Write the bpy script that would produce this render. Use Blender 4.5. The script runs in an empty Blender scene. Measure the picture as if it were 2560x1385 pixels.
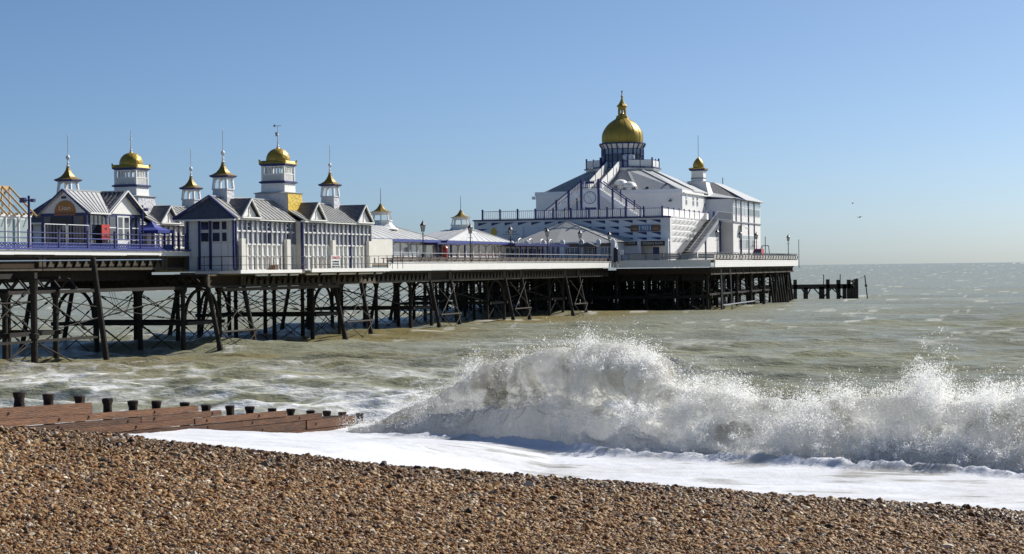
import bpy, bmesh, math, random
import numpy as np
from math import sin, cos, pi, radians, sqrt, atan2
from mathutils import Vector
random.seed(7); RNG = np.random.default_rng(11)
sc = bpy.context.scene; COL = sc.collection

# ------------------------------------------------------------------ camera, sky, sun, exposure
F = 4700 / 2560                                   # focal length in picture widths
ROLL, PITCH, HC = 0.0125, 21.5 / 4700, 5.5
cd = bpy.data.cameras.new('camera'); cam = bpy.data.objects.new('camera', cd); COL.objects.link(cam)
cd.sensor_width = 36; cd.lens = 36 * F; cd.clip_start = 0.5; cd.clip_end = 60000
cam.location = (0, 0, HC)
from mathutils import Matrix
cam.matrix_world = (Matrix.Translation((0, 0, HC)) @ Matrix.Rotation(pi / 2 - PITCH, 4, 'X') @ Matrix.Rotation(-ROLL, 4, 'Z'))
sc.camera = cam
SUN_AZ, SUN_EL = radians(50), radians(37)          # azimuth measured from +Y towards +X
world = bpy.data.worlds.new('World'); sc.world = world; world.use_nodes = True
wn = world.node_tree.nodes; wl = world.node_tree.links
sky = wn.new('ShaderNodeTexSky'); sky.sky_type = 'NISHITA'; sky.sun_disc = False
sky.sun_elevation = SUN_EL; sky.sun_rotation = SUN_AZ; sky.altitude = 0
sky.air_density = 0.5; sky.dust_density = 1.0; sky.ozone_density = 6.0
wn['Background'].inputs[1].default_value = 0.073
tint = wn.new('ShaderNodeMix'); tint.data_type = 'RGBA'; tint.blend_type = 'MULTIPLY'; tint.inputs[0].default_value = 1.0; tint.inputs[7].default_value = (1.03, 1.10, 1.05, 1)   # clear sea air
wl.new(sky.outputs[0], tint.inputs[6]); wl.new(tint.outputs[2], wn['Background'].inputs[0])
sd = bpy.data.lights.new('sun', 'SUN'); so = bpy.data.objects.new('sun', sd); COL.objects.link(so)
sd.energy = 4.3; sd.angle = radians(0.53); sd.color = (1, 0.95, 0.87)
sdir = Vector((sin(SUN_AZ) * cos(SUN_EL), cos(SUN_AZ) * cos(SUN_EL), sin(SUN_EL)))
so.rotation_euler = sdir.to_track_quat('Z', 'Y').to_euler(); so.location = (60, 40, 60)
sc.view_settings.view_transform = 'Standard'; sc.view_settings.look = 'None'
sc.view_settings.exposure = 0.5; sc.view_settings.gamma = 1; sc.view_settings.use_curve_mapping = False
sc.render.engine = 'CYCLES'; sc.cycles.use_denoising = True
sc.cycles.max_bounces = 6; sc.cycles.diffuse_bounces = 4; sc.cycles.glossy_bounces = 3
sc.cycles.transparent_max_bounces = 20; sc.cycles.caustics_reflective = False; sc.cycles.caustics_refractive = False

# ------------------------------------------------------------------ the pier's own axes: t across (towards the camera side), s out to sea, z up
TH = radians(18); O = (-7.5, 172.0)
def W(t, s, z): return Vector((O[0] + s * sin(TH) + t * cos(TH), O[1] + s * cos(TH) - t * sin(TH), z))

# ------------------------------------------------------------------ materials
def nd(nt, t, **k):
    n = nt.nodes.new(t)
    for a, b in k.items(): setattr(n, a, b)
    return n
def mat(name, c1, c2=None, scale=2.0, rough=0.6, metal=0.0, bump=0.0, bscale=None, stretch=(1, 1, 1), pattern='noise', mix=0.5,
        rand=0.0, spec=0.5, dirt=None):
    m = bpy.data.materials.new(name); m.use_nodes = True; nt = m.node_tree; b = nt.nodes['Principled BSDF']
    c2 = c2 or tuple(x * 0.82 for x in c1)
    g = nd(nt, 'ShaderNodeNewGeometry'); mp = nd(nt, 'ShaderNodeMapping'); mp.inputs['Scale'].default_value = stretch
    nt.links.new(g.outputs['Position'], mp.inputs[0])
    no = nd(nt, 'ShaderNodeTexNoise'); no.inputs['Scale'].default_value = scale; no.inputs['Detail'].default_value = 5
    no.inputs['Roughness'].default_value = 0.65
    nt.links.new(mp.outputs[0], no.inputs[0])
    r = nd(nt, 'ShaderNodeValToRGB'); r.color_ramp.elements[0].position = mix - 0.18; r.color_ramp.elements[1].position = mix + 0.18
    r.color_ramp.elements[0].color = (*c2, 1); r.color_ramp.elements[1].color = (*c1, 1)
    nt.links.new(no.outputs[0], r.inputs[0]); out = r.outputs[0]
    if dirt:                                       # blotches of another colour: rust, mould, salt
        n2 = nd(nt, 'ShaderNodeTexNoise'); n2.inputs['Scale'].default_value = dirt[1]; n2.inputs['Detail'].default_value = 6
        n2.inputs['Roughness'].default_value = 0.7
        mp2 = nd(nt, 'ShaderNodeMapping'); mp2.inputs['Scale'].default_value = dirt[3] if len(dirt) > 3 else (1, 1, 0.35)
        nt.links.new(g.outputs['Position'], mp2.inputs[0]); nt.links.new(mp2.outputs[0], n2.inputs[0])
        r2 = nd(nt, 'ShaderNodeValToRGB'); r2.color_ramp.elements[0].position = dirt[2]; r2.color_ramp.elements[1].position = dirt[2] + 0.14
        mx = nd(nt, 'ShaderNodeMix', data_type='RGBA'); nt.links.new(n2.outputs[0], r2.inputs[0])
        nt.links.new(r2.outputs[0], mx.inputs[0]); nt.links.new(out, mx.inputs[6]); mx.inputs[7].default_value = (*dirt[0], 1); out = mx.outputs[2]
    if rand:
        oi = nd(nt, 'ShaderNodeObjectInfo'); mr = nd(nt, 'ShaderNodeMapRange'); mr.inputs[3].default_value = 1 - rand; mr.inputs[4].default_value = 1 + rand
        nt.links.new(oi.outputs['Random'], mr.inputs[0]); hs = nd(nt, 'ShaderNodeHueSaturation')
        nt.links.new(mr.outputs[0], hs.inputs['Value']); nt.links.new(out, hs.inputs['Color']); out = hs.outputs[0]
    nt.links.new(out, b.inputs['Base Color'])
    b.inputs['Roughness'].default_value = rough; b.inputs['Metallic'].default_value = metal
    b.inputs['Specular IOR Level'].default_value = spec
    if bump:
        if pattern == 'noise':
            n3 = nd(nt, 'ShaderNodeTexNoise'); n3.inputs['Scale'].default_value = bscale or scale * 4; n3.inputs['Detail'].default_value = 4
            nt.links.new(mp.outputs[0], n3.inputs[0]); h = n3.outputs[0]
        else:
            n3 = nd(nt, 'ShaderNodeTexVoronoi'); n3.inputs['Scale'].default_value = bscale or scale * 4
            nt.links.new(g.outputs['Position'], n3.inputs[0]); h = n3.outputs['Distance']
        bp = nd(nt, 'ShaderNodeBump'); bp.inputs['Strength'].default_value = bump; bp.inputs['Distance'].default_value = 0.05
        nt.links.new(h, bp.inputs['Height']); nt.links.new(bp.outputs[0], b.inputs['Normal'])
    return m
M = dict(
    white=mat('white_paint', (0.84, 0.83, 0.80), (0.77, 0.76, 0.72), 1.2, 0.5, dirt=((0.50, 0.46, 0.38), 1.1, 0.66), bump=0.08, bscale=9),
    cream=mat('weathered_white_boards', (0.78, 0.76, 0.70), (0.66, 0.63, 0.55), 1.5, 0.55, dirt=((0.42, 0.36, 0.27), 1.6, 0.64), bump=0.1, bscale=11),
    fascia=mat('white_fascia_paint', (0.84, 0.83, 0.80), (0.78, 0.77, 0.73), 0.8, 0.5, dirt=((0.5, 0.45, 0.38), 1.3, 0.68, (0.6, 0.6, 1.6)), bump=0.06, bscale=7),
    navy=mat('navy_paint', (0.022, 0.028, 0.15), (0.016, 0.02, 0.10), 2, 0.4),
    blue=mat('blue_paint', (0.05, 0.07, 0.30), (0.04, 0.055, 0.22), 2, 0.45),
    paleblue=mat('pale_blue_white_render', (0.76, 0.77, 0.79), (0.68, 0.70, 0.73), 0.9, 0.6, dirt=((0.42, 0.43, 0.43), 0.9, 0.66), bump=0.08, bscale=6),
    render=mat('white_render', (0.82, 0.81, 0.79), (0.75, 0.74, 0.72), 0.8, 0.6, dirt=((0.48, 0.45, 0.40), 0.9, 0.67), bump=0.08, bscale=6),
    navyshadow=mat('navy_with_batten_shadow', (0.22, 0.23, 0.30), (0.15, 0.16, 0.22), 2, 0.5),  # navy paint with the deep shadows beside the battens put into the colour
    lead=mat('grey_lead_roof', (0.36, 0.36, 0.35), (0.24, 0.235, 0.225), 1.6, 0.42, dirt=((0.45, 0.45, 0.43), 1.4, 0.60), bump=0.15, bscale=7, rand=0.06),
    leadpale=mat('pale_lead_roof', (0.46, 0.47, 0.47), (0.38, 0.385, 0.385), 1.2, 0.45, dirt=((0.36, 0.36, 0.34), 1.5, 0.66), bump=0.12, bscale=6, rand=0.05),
    slate=mat('blue_slate', (0.10, 0.105, 0.125), (0.065, 0.07, 0.085), 3, 0.5, bump=0.5, bscale=5, pattern='vor', dirt=((0.2, 0.2, 0.19), 2, 0.66)),
    scallop=mat('scalloped_grey_tiles', (0.62, 0.62, 0.64), (0.52, 0.52, 0.55), 2, 0.55, bump=0.9, bscale=4.2, pattern='vor'),
    yellow=mat('yellow_scalloped_tiles', (0.72, 0.50, 0.07), (0.62, 0.42, 0.05), 2, 0.5, bump=0.9, bscale=4.2, pattern='vor'),
    gold=mat('gold_paint', (0.46, 0.32, 0.055), (0.37, 0.25, 0.045), 1.3, 0.45, 0.45, bump=0.12, bscale=5, dirt=((0.36, 0.22, 0.04), 1.2, 0.66)),
    golddark=mat('shade_darkened_gold', (0.34, 0.22, 0.035), (0.20, 0.125, 0.025), 1.8, 0.42, 0.35, bump=0.15, bscale=6, dirt=((0.12, 0.075, 0.025), 1.6, 0.58)),  # shaded faces of the turret caps put into the colour as darker, browner gold
    goldscale=mat('gold_fish_scale', (0.46, 0.31, 0.05), (0.38, 0.25, 0.04), 1.3, 0.43, 0.45, bump=0.6, bscale=4.5, pattern='vor'),
    glass=mat('dark_window_glass', (0.035, 0.045, 0.06), (0.02, 0.025, 0.035), 0.8, 0.08, spec=0.8),
    glasspale=mat('curtained_glass', (0.30, 0.34, 0.38), (0.20, 0.24, 0.28), 0.8, 0.1, spec=0.8),
    greenglass=mat('frosted_green_glass', (0.34, 0.42, 0.41), (0.28, 0.35, 0.35), 0.5, 0.12, spec=0.7),
    redglass=mat('poster_window', (0.14, 0.05, 0.045), (0.05, 0.05, 0.06), 1.3, 0.15, spec=0.7),
    iron=mat('tarred_black_iron', (0.030, 0.025, 0.020), (0.018, 0.016, 0.014), 2.5, 0.75, bump=0.5, bscale=5, dirt=((0.07, 0.045, 0.028), 2, 0.62), spec=0.25),
    girder=mat('rusted_cast_iron', (0.105, 0.092, 0.068), (0.062, 0.05, 0.036), 1.8, 0.8, bump=0.3, dirt=((0.16, 0.075, 0.035), 1.0, 0.60), spec=0.2),
    girderback=mat('dark_rusted_web', (0.035, 0.026, 0.018), (0.05, 0.032, 0.02), 1.2, 0.85, spec=0.2),
    beamtop=mat('weed_stained_beam', (0.075, 0.062, 0.05), (0.045, 0.037, 0.03), 1.2, 0.8, bump=0.3, spec=0.2),
    grey=mat('grey_metal', (0.30, 0.31, 0.33), (0.24, 0.25, 0.27), 2, 0.5),
    benchgrey=mat('silvered_bench_boards', (0.40, 0.39, 0.37), (0.30, 0.29, 0.27), 3, 0.7, stretch=(1, 1, 6), bump=0.2),
    brown=mat('dark_brown_boards', (0.085, 0.06, 0.045), (0.055, 0.04, 0.03), 2, 0.7, bump=0.2),
    black=mat('black_iron_paint', (0.014, 0.015, 0.02), (0.02, 0.02, 0.028), 3, 0.45),
    lampglass=mat('lantern_glass', (0.62, 0.63, 0.62), (0.52, 0.53, 0.53), 3, 0.15),
    red=mat('red_paint', (0.55, 0.045, 0.04), (0.45, 0.035, 0.03), 2, 0.45),
    deck=mat('worn_deck_boards', (0.26, 0.22, 0.17), (0.19, 0.16, 0.125), 2, 0.8, bump=0.2),
    timber=mat('fresh_sawn_timber', (0.60, 0.42, 0.21), (0.50, 0.33, 0.15), 2.5, 0.7, stretch=(1, 1, 5), bump=0.15, rand=0.12),
    upvc=mat('white_window_frame', (0.80, 0.80, 0.80), (0.74, 0.74, 0.74), 1, 0.35),
    tent=mat('pale_canvas_roof', (0.42, 0.42, 0.40), (0.37, 0.37, 0.355), 0.6, 0.7, bump=0.1, dirt=((0.30, 0.30, 0.285), 0.5, 0.62, (1, 1, 0.6))),
    groyne=mat('wet_reddish_groyne_timber', (0.170, 0.078, 0.034), (0.085, 0.037, 0.018), 1.3, 0.6, stretch=(1, 1, 8), bump=0.5, bscale=5, rand=0.38, dirt=((0.035, 0.028, 0.025), 0.55, 0.56, (0.6, 0.6, 3)), spec=.25),
    pile=mat('dark_wet_pile', (0.045, 0.026, 0.018), (0.022, 0.013, 0.010), 3, 0.55, spec=.25, bump=0.5, bscale=10, dirt=((0.15, 0.065, 0.03), 1.5, 0.57)),
    signdark=mat('dark_sign_board', (0.02, 0.02, 0.022), (0.028, 0.026, 0.024), 2, 0.5),
    signblue=mat('blue_print', (0.10, 0.22, 0.42), (0.08, 0.18, 0.36), 2, 0.5),
    signorange=mat('orange_print', (0.42, 0.14, 0.03), (0.30, 0.17, 0.03), 1.5, 0.5),
    signbrown=mat('brown_print', (0.20, 0.10, 0.05), (0.12, 0.07, 0.04), 2.5, 0.5),
    letter=mat('pale_lettering', (0.72, 0.70, 0.62), (0.66, 0.64, 0.56), 2, 0.5),
    canvasblue=mat('blue_canvas', (0.035, 0.055, 0.30), (0.03, 0.045, 0.24), 2, 0.7),
    pipe=mat('blue_service_pipe', (0.04, 0.13, 0.24), (0.06, 0.07, 0.09), 1.0, 0.6),
    bird=mat('gull_plumage', (0.10, 0.10, 0.11), (0.07, 0.07, 0.08), 9, 0.7),
    jetty=mat('old_black_jetty_timber', (0.035, 0.030, 0.026), (0.022, 0.019, 0.017), 2, 0.75, bump=0.4),
)

# ------------------------------------------------------------------ mesh and object helpers
class MB:
    def __init__(s): s.v = []; s.f = []
    def add(s, vs, fs):
        n = len(s.v); s.v += [tuple(v) for v in vs]; s.f += [tuple(i + n for i in f) for f in fs]; return s
    def box(s, t0, t1, s0, s1, z0, z1):
        vs = [(a, b, c) for c in (z0, z1) for b in (s0, s1) for a in (t0, t1)]
        return s.add(vs, [(0, 2, 3, 1), (4, 5, 7, 6), (0, 1, 5, 4), (1, 3, 7, 5), (3, 2, 6, 7), (2, 0, 4, 6)])
    def beam(s, p, q, w, h=None, up=(0, 0, 1)):
        h = h or w; p, q = Vector(p), Vector(q); d = (q - p).normalized(); u = Vector(up)
        if abs(d.dot(u)) > 0.98: u = Vector((0, 1, 0))
        a = d.cross(u).normalized(); b = a.cross(d); a *= w / 2; b *= h / 2
        vs = [c + x for c in (p, q) for x in (-a - b, a - b, a + b, -a + b)]
        return s.add(vs, [(0, 3, 2, 1), (4, 5, 6, 7), (0, 1, 5, 4), (1, 2, 6, 5), (2, 3, 7, 6), (3, 0, 4, 7)])
    def rod(s, p, q, r, n=6, r2=None):
        r2 = r if r2 is None else r2; p, q = Vector(p), Vector(q); d = (q - p).normalized()
        a = d.orthogonal().normalized(); b = d.cross(a)
        vs = [c + (a * cos(2 * pi * k / n) + b * sin(2 * pi * k / n)) * rr for c, rr in ((p, r), (q, r2)) for k in range(n)]
        fs = [(k, (k + 1) % n, n + (k + 1) % n, n + k) for k in range(n)] + [tuple(range(n))[::-1], tuple(range(n, 2 * n))]
        return s.add(vs, fs)
    def lathe(s, t, y, prof, n=16, rot=0.0, k=1.0):
        vs = [(t + k * r * cos(rot + 2 * pi * j / n), y + k * r * sin(rot + 2 * pi * j / n), z) for r, z in prof for j in range(n)]
        fs = [(i * n + j, i * n + (j + 1) % n, (i + 1) * n + (j + 1) % n, (i + 1) * n + j) for i in range(len(prof) - 1) for j in range(n)]
        fs += [tuple(range(n))[::-1], tuple(range((len(prof) - 1) * n, len(prof) * n))]
        return s.add(vs, fs)
    def sq(s, t, y, prof): return s.lathe(t, y, prof, 4, pi / 4, sqrt(2))       # square plan, r = half width
    def prism(s, poly, off):                       # poly: list of 3-d points, off: extrusion vector
        n = len(poly); o = Vector(off); vs = [Vector(p) for p in poly] + [Vector(p) + o for p in poly]
        return s.add(vs, [tuple(range(n))[::-1], tuple(range(n, 2 * n))] + [(k, (k + 1) % n, n + (k + 1) % n, n + k) for k in range(n)])
BASE = {}
def clean(name): return name
def mesh(name, mb, m, base=(0, 0, 0), smooth=False):
    me = bpy.data.meshes.new(name); b = Vector(base)
    me.from_pydata([Vector(v) - b for v in mb.v], [], mb.f)
    bm = bmesh.new(); bm.from_mesh(me); bmesh.ops.recalc_face_normals(bm, faces=bm.faces[:]); bm.to_mesh(me); bm.free()
    me.materials.append(M[m] if isinstance(m, str) else m)
    if smooth:
        me.shade_smooth()
        if hasattr(me, 'set_sharp_from_angle'): me.set_sharp_from_angle(angle=radians(35))
    return me
def thing(name, label, cat, base, group=None):
    o = bpy.data.objects.new(name, None); COL.objects.link(o); o.location = W(*base); o.rotation_euler = (0, 0, -TH)
    o['label'] = label; o['category'] = cat
    if group: o['group'] = group
    o.empty_display_size = 0.3; BASE[o.name] = base; return o
def root(o):
    while o.parent: o = o.parent
    return o
def part(name, mb, m, parent, smooth=False, label=None, kind=None):
    me = mesh(name, mb, m, BASE[root(parent).name], smooth); o = bpy.data.objects.new(name, me); COL.objects.link(o); o.parent = parent
    if label: o['label'] = label
    if kind: o['kind'] = kind
    return o
def inst(name, me, parent, loc, rot=0.0, scale=None):   # loc in pier axes
    o = bpy.data.objects.new(name, me); COL.objects.link(o); o.parent = parent
    o.location = Vector(loc) - Vector(BASE[root(parent).name]); o.rotation_euler = (0, 0, rot)
    if scale: o.scale = scale
    return o
def one(name, label, cat, mb, m, base, group=None, smooth=False):   # a thing that is a single mesh
    me = mesh(name, mb, m, base, smooth); o = bpy.data.objects.new(name, me); COL.objects.link(o); o.location = W(*base); o.rotation_euler = (0, 0, -TH)
    o['label'] = label; o['category'] = cat
    if group: o['group'] = group
    BASE[o.name] = base; return o
def copy_tree(o, parent=None):
    c = o.copy(); COL.objects.link(c); c.parent = parent
    for ch in list(o.children): copy_tree(ch, c)
    if parent is None: BASE[c.name] = BASE[o.name]
    return c
def text(name, body, size, m, parent, org, right, up, depth=0.02, width=None):
    cu = bpy.data.curves.new(name, 'FONT'); cu.body = body; cu.size = size; cu.extrude = depth; cu.align_x = 'CENTER'; cu.align_y = 'CENTER'
    tmp = bpy.data.objects.new(name + '_tmp', cu); COL.objects.link(tmp)
    me = bpy.data.meshes.new_from_object(tmp.evaluated_get(bpy.context.evaluated_depsgraph_get()))
    bpy.data.objects.remove(tmp)
    R, Up = Vector(right).normalized(), Vector(up).normalized(); Nn = R.cross(Up); b = Vector(BASE[root(parent).name])
    xs = [v.co.x for v in me.vertices]; kx = (width / (max(xs) - min(xs))) if width and xs else 1
    for v in me.vertices: v.co = Vector(org) - b + R * v.co.x * kx + Up * v.co.y + Nn * v.co.z
    me.materials.clear(); me.materials.append(M[m]); o = bpy.data.objects.new(name, me); COL.objects.link(o); o.parent = parent; return o

# ------------------------------------------------------------------ noise in numpy
def hash3(ix, iy, iz):
    h = (ix.astype(np.int64) * 374761393 + iy.astype(np.int64) * 668265263 + iz.astype(np.int64) * 1274126177) & 0xffffffff
    h = ((h ^ (h >> 13)) * 1274126177) & 0xffffffff
    return ((h ^ (h >> 16)) & 0xffff) / 65535.0
def vnoise(x, y, z=0.0):
    x = np.asarray(x, float); y = np.asarray(y, float); z = np.zeros_like(x) + z
    ix, iy, iz = np.floor(x), np.floor(y), np.floor(z); fx, fy, fz = x - ix, y - iy, z - iz
    fx = fx * fx * fx * (fx * (fx * 6 - 15) + 10); fy = fy * fy * fy * (fy * (fy * 6 - 15) + 10); fz = fz * fz * fz * (fz * (fz * 6 - 15) + 10)
    def c(a, b, d): return hash3(ix + a, iy + b, iz + d)
    l = lambda a, b, t: a + (b - a) * t
    return l(l(l(c(0, 0, 0), c(1, 0, 0), fx), l(c(0, 1, 0), c(1, 1, 0), fx), fy), l(l(c(0, 0, 1), c(1, 0, 1), fx), l(c(0, 1, 1), c(1, 1, 1), fx), fy), fz) * 2 - 1
def fbm(x, y, z=0.0, o=4, g=0.5, lac=2.03):
    a, s, n = 1.0, 0.0, 0.0
    for k in range(o):
        s = s + a * vnoise(np.asarray(x) * lac ** k + 17.3 * k, np.asarray(y) * lac ** k - 9.1 * k, np.asarray(z) * lac ** k + 5.7 * k); n += a; a *= g
    return s / n
def billow(x, y, z=0.0, o=4, g=0.5):
    a, s, n = 1.0, 0.0, 0.0
    for k in range(o):
        s = s + a * np.abs(vnoise(np.asarray(x) * 2.1 ** k + 31 * k, np.asarray(y) * 2.1 ** k - 7 * k, np.asarray(z) * 2.1 ** k)); n += a; a *= g
    return s / n
def sstep(a, b, x):
    t = np.clip((x - a) / (b - a), 0, 1); return t * t * (3 - 2 * t)
def grid_mesh(name, P, m, attrs=None, smooth=True):
    nv, nu = P.shape[:2]; me = bpy.data.meshes.new(name); V = P.reshape(-1, 3).astype(np.float32)
    idx = np.arange(nv * nu).reshape(nv, nu)
    q = np.stack([idx[:-1, :-1], idx[:-1, 1:], idx[1:, 1:], idx[1:, :-1]], -1).reshape(-1, 4)
    me.vertices.add(len(V)); me.vertices.foreach_set('co', V.ravel()); me.loops.add(q.size); me.loops.foreach_set('vertex_index', q.ravel().astype(np.int32))
    me.polygons.add(len(q)); me.polygons.foreach_set('loop_start', np.arange(0, q.size, 4, dtype=np.int32))
    me.polygons.foreach_set('use_smooth', np.full(len(q), smooth)); me.update(calc_edges=True); me.validate()
    for k, a in (attrs or {}).items():
        at = me.attributes.new(k, 'FLOAT', 'POINT'); at.data.foreach_set('value', a.ravel().astype(np.float32))
    me.materials.append(m); return me
def setting(name, me, kind='structure', label=None):
    o = bpy.data.objects.new(name, me); COL.objects.link(o); o['kind'] = kind
    if label: o['label'] = label
    return o
# ------------------------------------------------------------------ shore axes: u across (along the beach, to the right), q out to sea; camera at 0,0
CT, ST = cos(TH), sin(TH)
def SW(u, q): return u * CT + q * ST, -u * ST + q * CT
def SU(X, Y): return X * CT - Y * ST, X * ST + Y * CT
def edge(u): return 25.2 - 0.355 * u                # where the shingle tips over towards the water
def beach_q(r):                                     # height of the shingle, r metres beyond that edge
    r = np.asarray(r, float); up = 2.35 - 0.1 * r - 0.0022 * r * r; up = np.where(r < -22, 3.49, up)
    rr = np.clip(r, 0, 6); dn = 2.35 - 0.1 * rr - 0.01 * rr * rr - 0.22 * np.clip(r - 6, 0, None)
    return np.where(r < 0, up, dn)
def drop(u): return 0.2 * np.clip((np.asarray(u, float) + 20) / 7, 0, 1)
def beach_z(X, Y):
    u, q = SU(np.asarray(X, float), np.asarray(Y, float))
    return np.clip(beach_q(q - edge(u)) - drop(u), -1.2, None) + 0.05 * fbm(u * 0.35, q * 0.35, 3.0, 3) + 0.018 * fbm(u * 1.7, q * 1.7, 1.0, 2)

# sea --------------------------------------------------------------
def sea_mat():
    m = bpy.data.materials.new('turbid_sea_water'); m.use_nodes = True; nt = m.node_tree; b = nt.nodes['Principled BSDF']; L = nt.links.new
    g = nd(nt, 'ShaderNodeNewGeometry'); mp = nd(nt, 'ShaderNodeMapping'); mp.inputs['Rotation'].default_value = (0, 0, TH); L(g.outputs['Position'], mp.inputs[0])
    mp2 = nd(nt, 'ShaderNodeMapping'); mp2.inputs['Scale'].default_value = (0.022, 0.05, 0.05); L(mp.outputs[0], mp2.inputs[0])
    n = nd(nt, 'ShaderNodeTexNoise'); n.inputs['Scale'].default_value = 1; n.inputs['Detail'].default_value = 5; L(mp2.outputs[0], n.inputs[0])
    r = nd(nt, 'ShaderNodeValToRGB'); e = r.color_ramp.elements; e[0].position = 0.36; e[0].color = (0.285, 0.278, 0.172, 1); e[1].position = 0.64; e[1].color = (0.25, 0.257, 0.195, 1)
    L(n.outputs[0], r.inputs[0])
    ao = nd(nt, 'ShaderNodeAttribute'); ao.attribute_name = 'olive'
    mo = nd(nt, 'ShaderNodeMix', data_type='RGBA'); L(ao.outputs['Fac'], mo.inputs[0]); L(r.outputs[0], mo.inputs[6]); mo.inputs[7].default_value = (0.235, 0.20, 0.095, 1)
    a = nd(nt, 'ShaderNodeAttribute'); a.attribute_name = 'foam'
    mx = nd(nt, 'ShaderNodeMix', data_type='RGBA'); L(a.outputs['Fac'], mx.inputs[0]); L(mo.outputs[2], mx.inputs[6]); mx.inputs[7].default_value = (0.72, 0.73, 0.72, 1)
    L(mx.outputs[2], b.inputs['Base Color'])
    rr = nd(nt, 'ShaderNodeMapRange'); L(a.outputs['Fac'], rr.inputs[0]); rr.inputs[3].default_value = 0.26; rr.inputs[4].default_value = 0.8; L(rr.outputs[0], b.inputs['Roughness'])
    b.inputs['IOR'].default_value = 1.24; b.inputs['Specular IOR Level'].default_value = 0.2
    mb_ = nd(nt, 'ShaderNodeMapping'); mb_.inputs['Scale'].default_value = (0.55, 1.0, 1.0); L(mp.outputs[0], mb_.inputs[0])
    n1 = nd(nt, 'ShaderNodeTexNoise'); n1.inputs['Scale'].default_value = 1.5; n1.inputs['Detail'].default_value = 6; n1.inputs['Roughness'].default_value = 0.62; L(mb_.outputs[0], n1.inputs[0])
    bp = nd(nt, 'ShaderNodeBump'); bp.inputs['Strength'].default_value = 1.0; bp.inputs['Distance'].default_value = 0.24; L(n1.outputs[0], bp.inputs['Height']); L(bp.outputs[0], b.inputs['Normal'])
    return m
def make_sea():
    nu, nv = 680, 580
    ph = np.linspace(-0.46, 0.46, nu); w = np.linspace(0, 1, nv); d0, d1 = 45.0, 9000.0
    inv = 1 / d0 + (1 / d1 - 1 / d0) * w; d = 1 / inv; d[-1] = 45000
    dd = np.gradient(d)[:, None] * np.ones((1, nu)); D, PH = np.meshgrid(d, ph, indexing='ij')
    X0, Y0 = D * np.tan(PH), D + 0 * PH; u, q = SU(X0, Y0); du, dq, dz = np.zeros_like(u), np.zeros_like(u), np.zeros_like(u)
    comps = [(24, .20, .05), (15, .13, -.18), (31, .12, .2), (10, .085, .12)]
    for k in range(26):
        lam = 1.6 * (6.5 / 1.6) ** RNG.random(); comps.append((lam, 0.0105 * lam * RNG.uniform(.6, 1.2), RNG.normal(0, .55)))
    env = 1 + 0.55 * fbm(u / 34, q / 34, 2.2, 3)
    for lam, amp, an in comps:
        k = 2 * pi / lam; kx, ky = k * sin(an), -k * cos(an); p = RNG.random() * 6.28
        ph_ = kx * u + ky * q + p + 0.9 * fbm(u / (lam * 2.6), q / (lam * 2.6), lam, 2); at = amp * env * sstep(2.0, 4.5, lam / np.maximum(dd, .12))
        at = np.maximum(at, 0)
        dz += at * np.cos(ph_); du -= 0.75 * at * sin(an) * np.sin(ph_); dq += 0.75 * at * cos(an) * np.sin(ph_)
    dz += 0.055 * fbm(u / 1.1, q / 1.0, 4, 3) * sstep(2, 4, 3 / np.maximum(dd, .1))
    shore = sstep(60, 52, q) ; dz = dz * (1 - 0.7 * shore) - 0.75 * shore * sstep(62, 50, q)
    far = sstep(2500, 9000, D); dz *= 1 - far
    # foam: torn white sheets left of the breaker, flecks and whitecaps elsewhere
    rid = 1 - np.abs(fbm(u / 3.4 + .6 * fbm(u / 2, q / 2, 9, 2), q / 2.0, 1.5, 5, .6)) * 2.6
    web = sstep(.5, .92, rid + .25 * fbm(u / .9, q / .7, 8, 3))
    blot = sstep(-.12, .25, fbm(u / 6, q / 3.6, 6.6, 4, .6))
    zone = sstep(109, 84, q + 9 * fbm(u / 15, q / 15, 7, 2)) * sstep(-15, -23, u + 5 * fbm(u / 9, q / 9, 3.7, 2))
    pt = (X0 - O[0]) * CT - (Y0 - O[1]) * ST; zone = zone * sstep(-2, 5, pt)
    foam = np.clip(zone * (0.30 * blot + web * (0.45 + .55 * blot)) * 1.1, 0, 1)
    foam = np.maximum(foam, sstep(70, 60, q) * sstep(-17, -21, u) * (0.35 + 0.65 * web))
    nearpier = np.exp(-((u + 32) / 14) ** 2) * sstep(104, 116, q) * sstep(150, 126, q)
    foam = np.maximum(foam, .45 * sstep(-1, 4, pt) * nearpier * web * blot)
    cap = np.maximum(sstep(.36, .52, fbm(u / 7, q / 3.0, 12.5, 5, .62)) * sstep(-0.05, .2, dz + .3 * fbm(u / 3, q / 2, 2, 2)), .8 * sstep(.47, .55, fbm(u / 3.0, q / 3.5, 44, 3, .6)) * sstep(90, 160, q))
    foam = np.maximum(foam, .58 * cap * sstep(60, 90, q))
    for c_ in (-39.7, -17.5, 4.7, 26.9, 49.1):                            # water breaking round the legs
        for d_ in (-2.8, 2.8):
            fx, fy = W(.75, c_ + d_, 0).xy; foam = np.maximum(foam, .75 * np.exp(-(((X0 - fx) / .9) ** 2 + ((Y0 - fy) / 1.5) ** 2)) * sstep(-.3, .3, fbm(u / .5, q / .5, 3, 3)))
    ol = fbm(u / 16, q / 12, 21, 3); tt, ss = u + 0, q
    pt = (X0 - O[0]) * CT - (Y0 - O[1]) * ST                              # distance out from the pier's edge
    olive = sstep(-.25, .35, ol + .25) * sstep(16, 3, pt) * sstep(-8, 0, pt) * sstep(340, 260, D)
    olive = np.maximum(olive, .55 * sstep(0, .5, ol) * sstep(150, 100, q) * sstep(0, 14, pt))
    U, Q = u + du, q + dq; Xn, Yn = SW(U, Q); P = np.stack([Xn, Yn, dz], -1)
    o = setting('sea', grid_mesh('sea', P, sea_mat(), dict(foam=foam, olive=olive)), label='choppy grey green sea with torn white foam near the shore')
make_sea()

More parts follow.
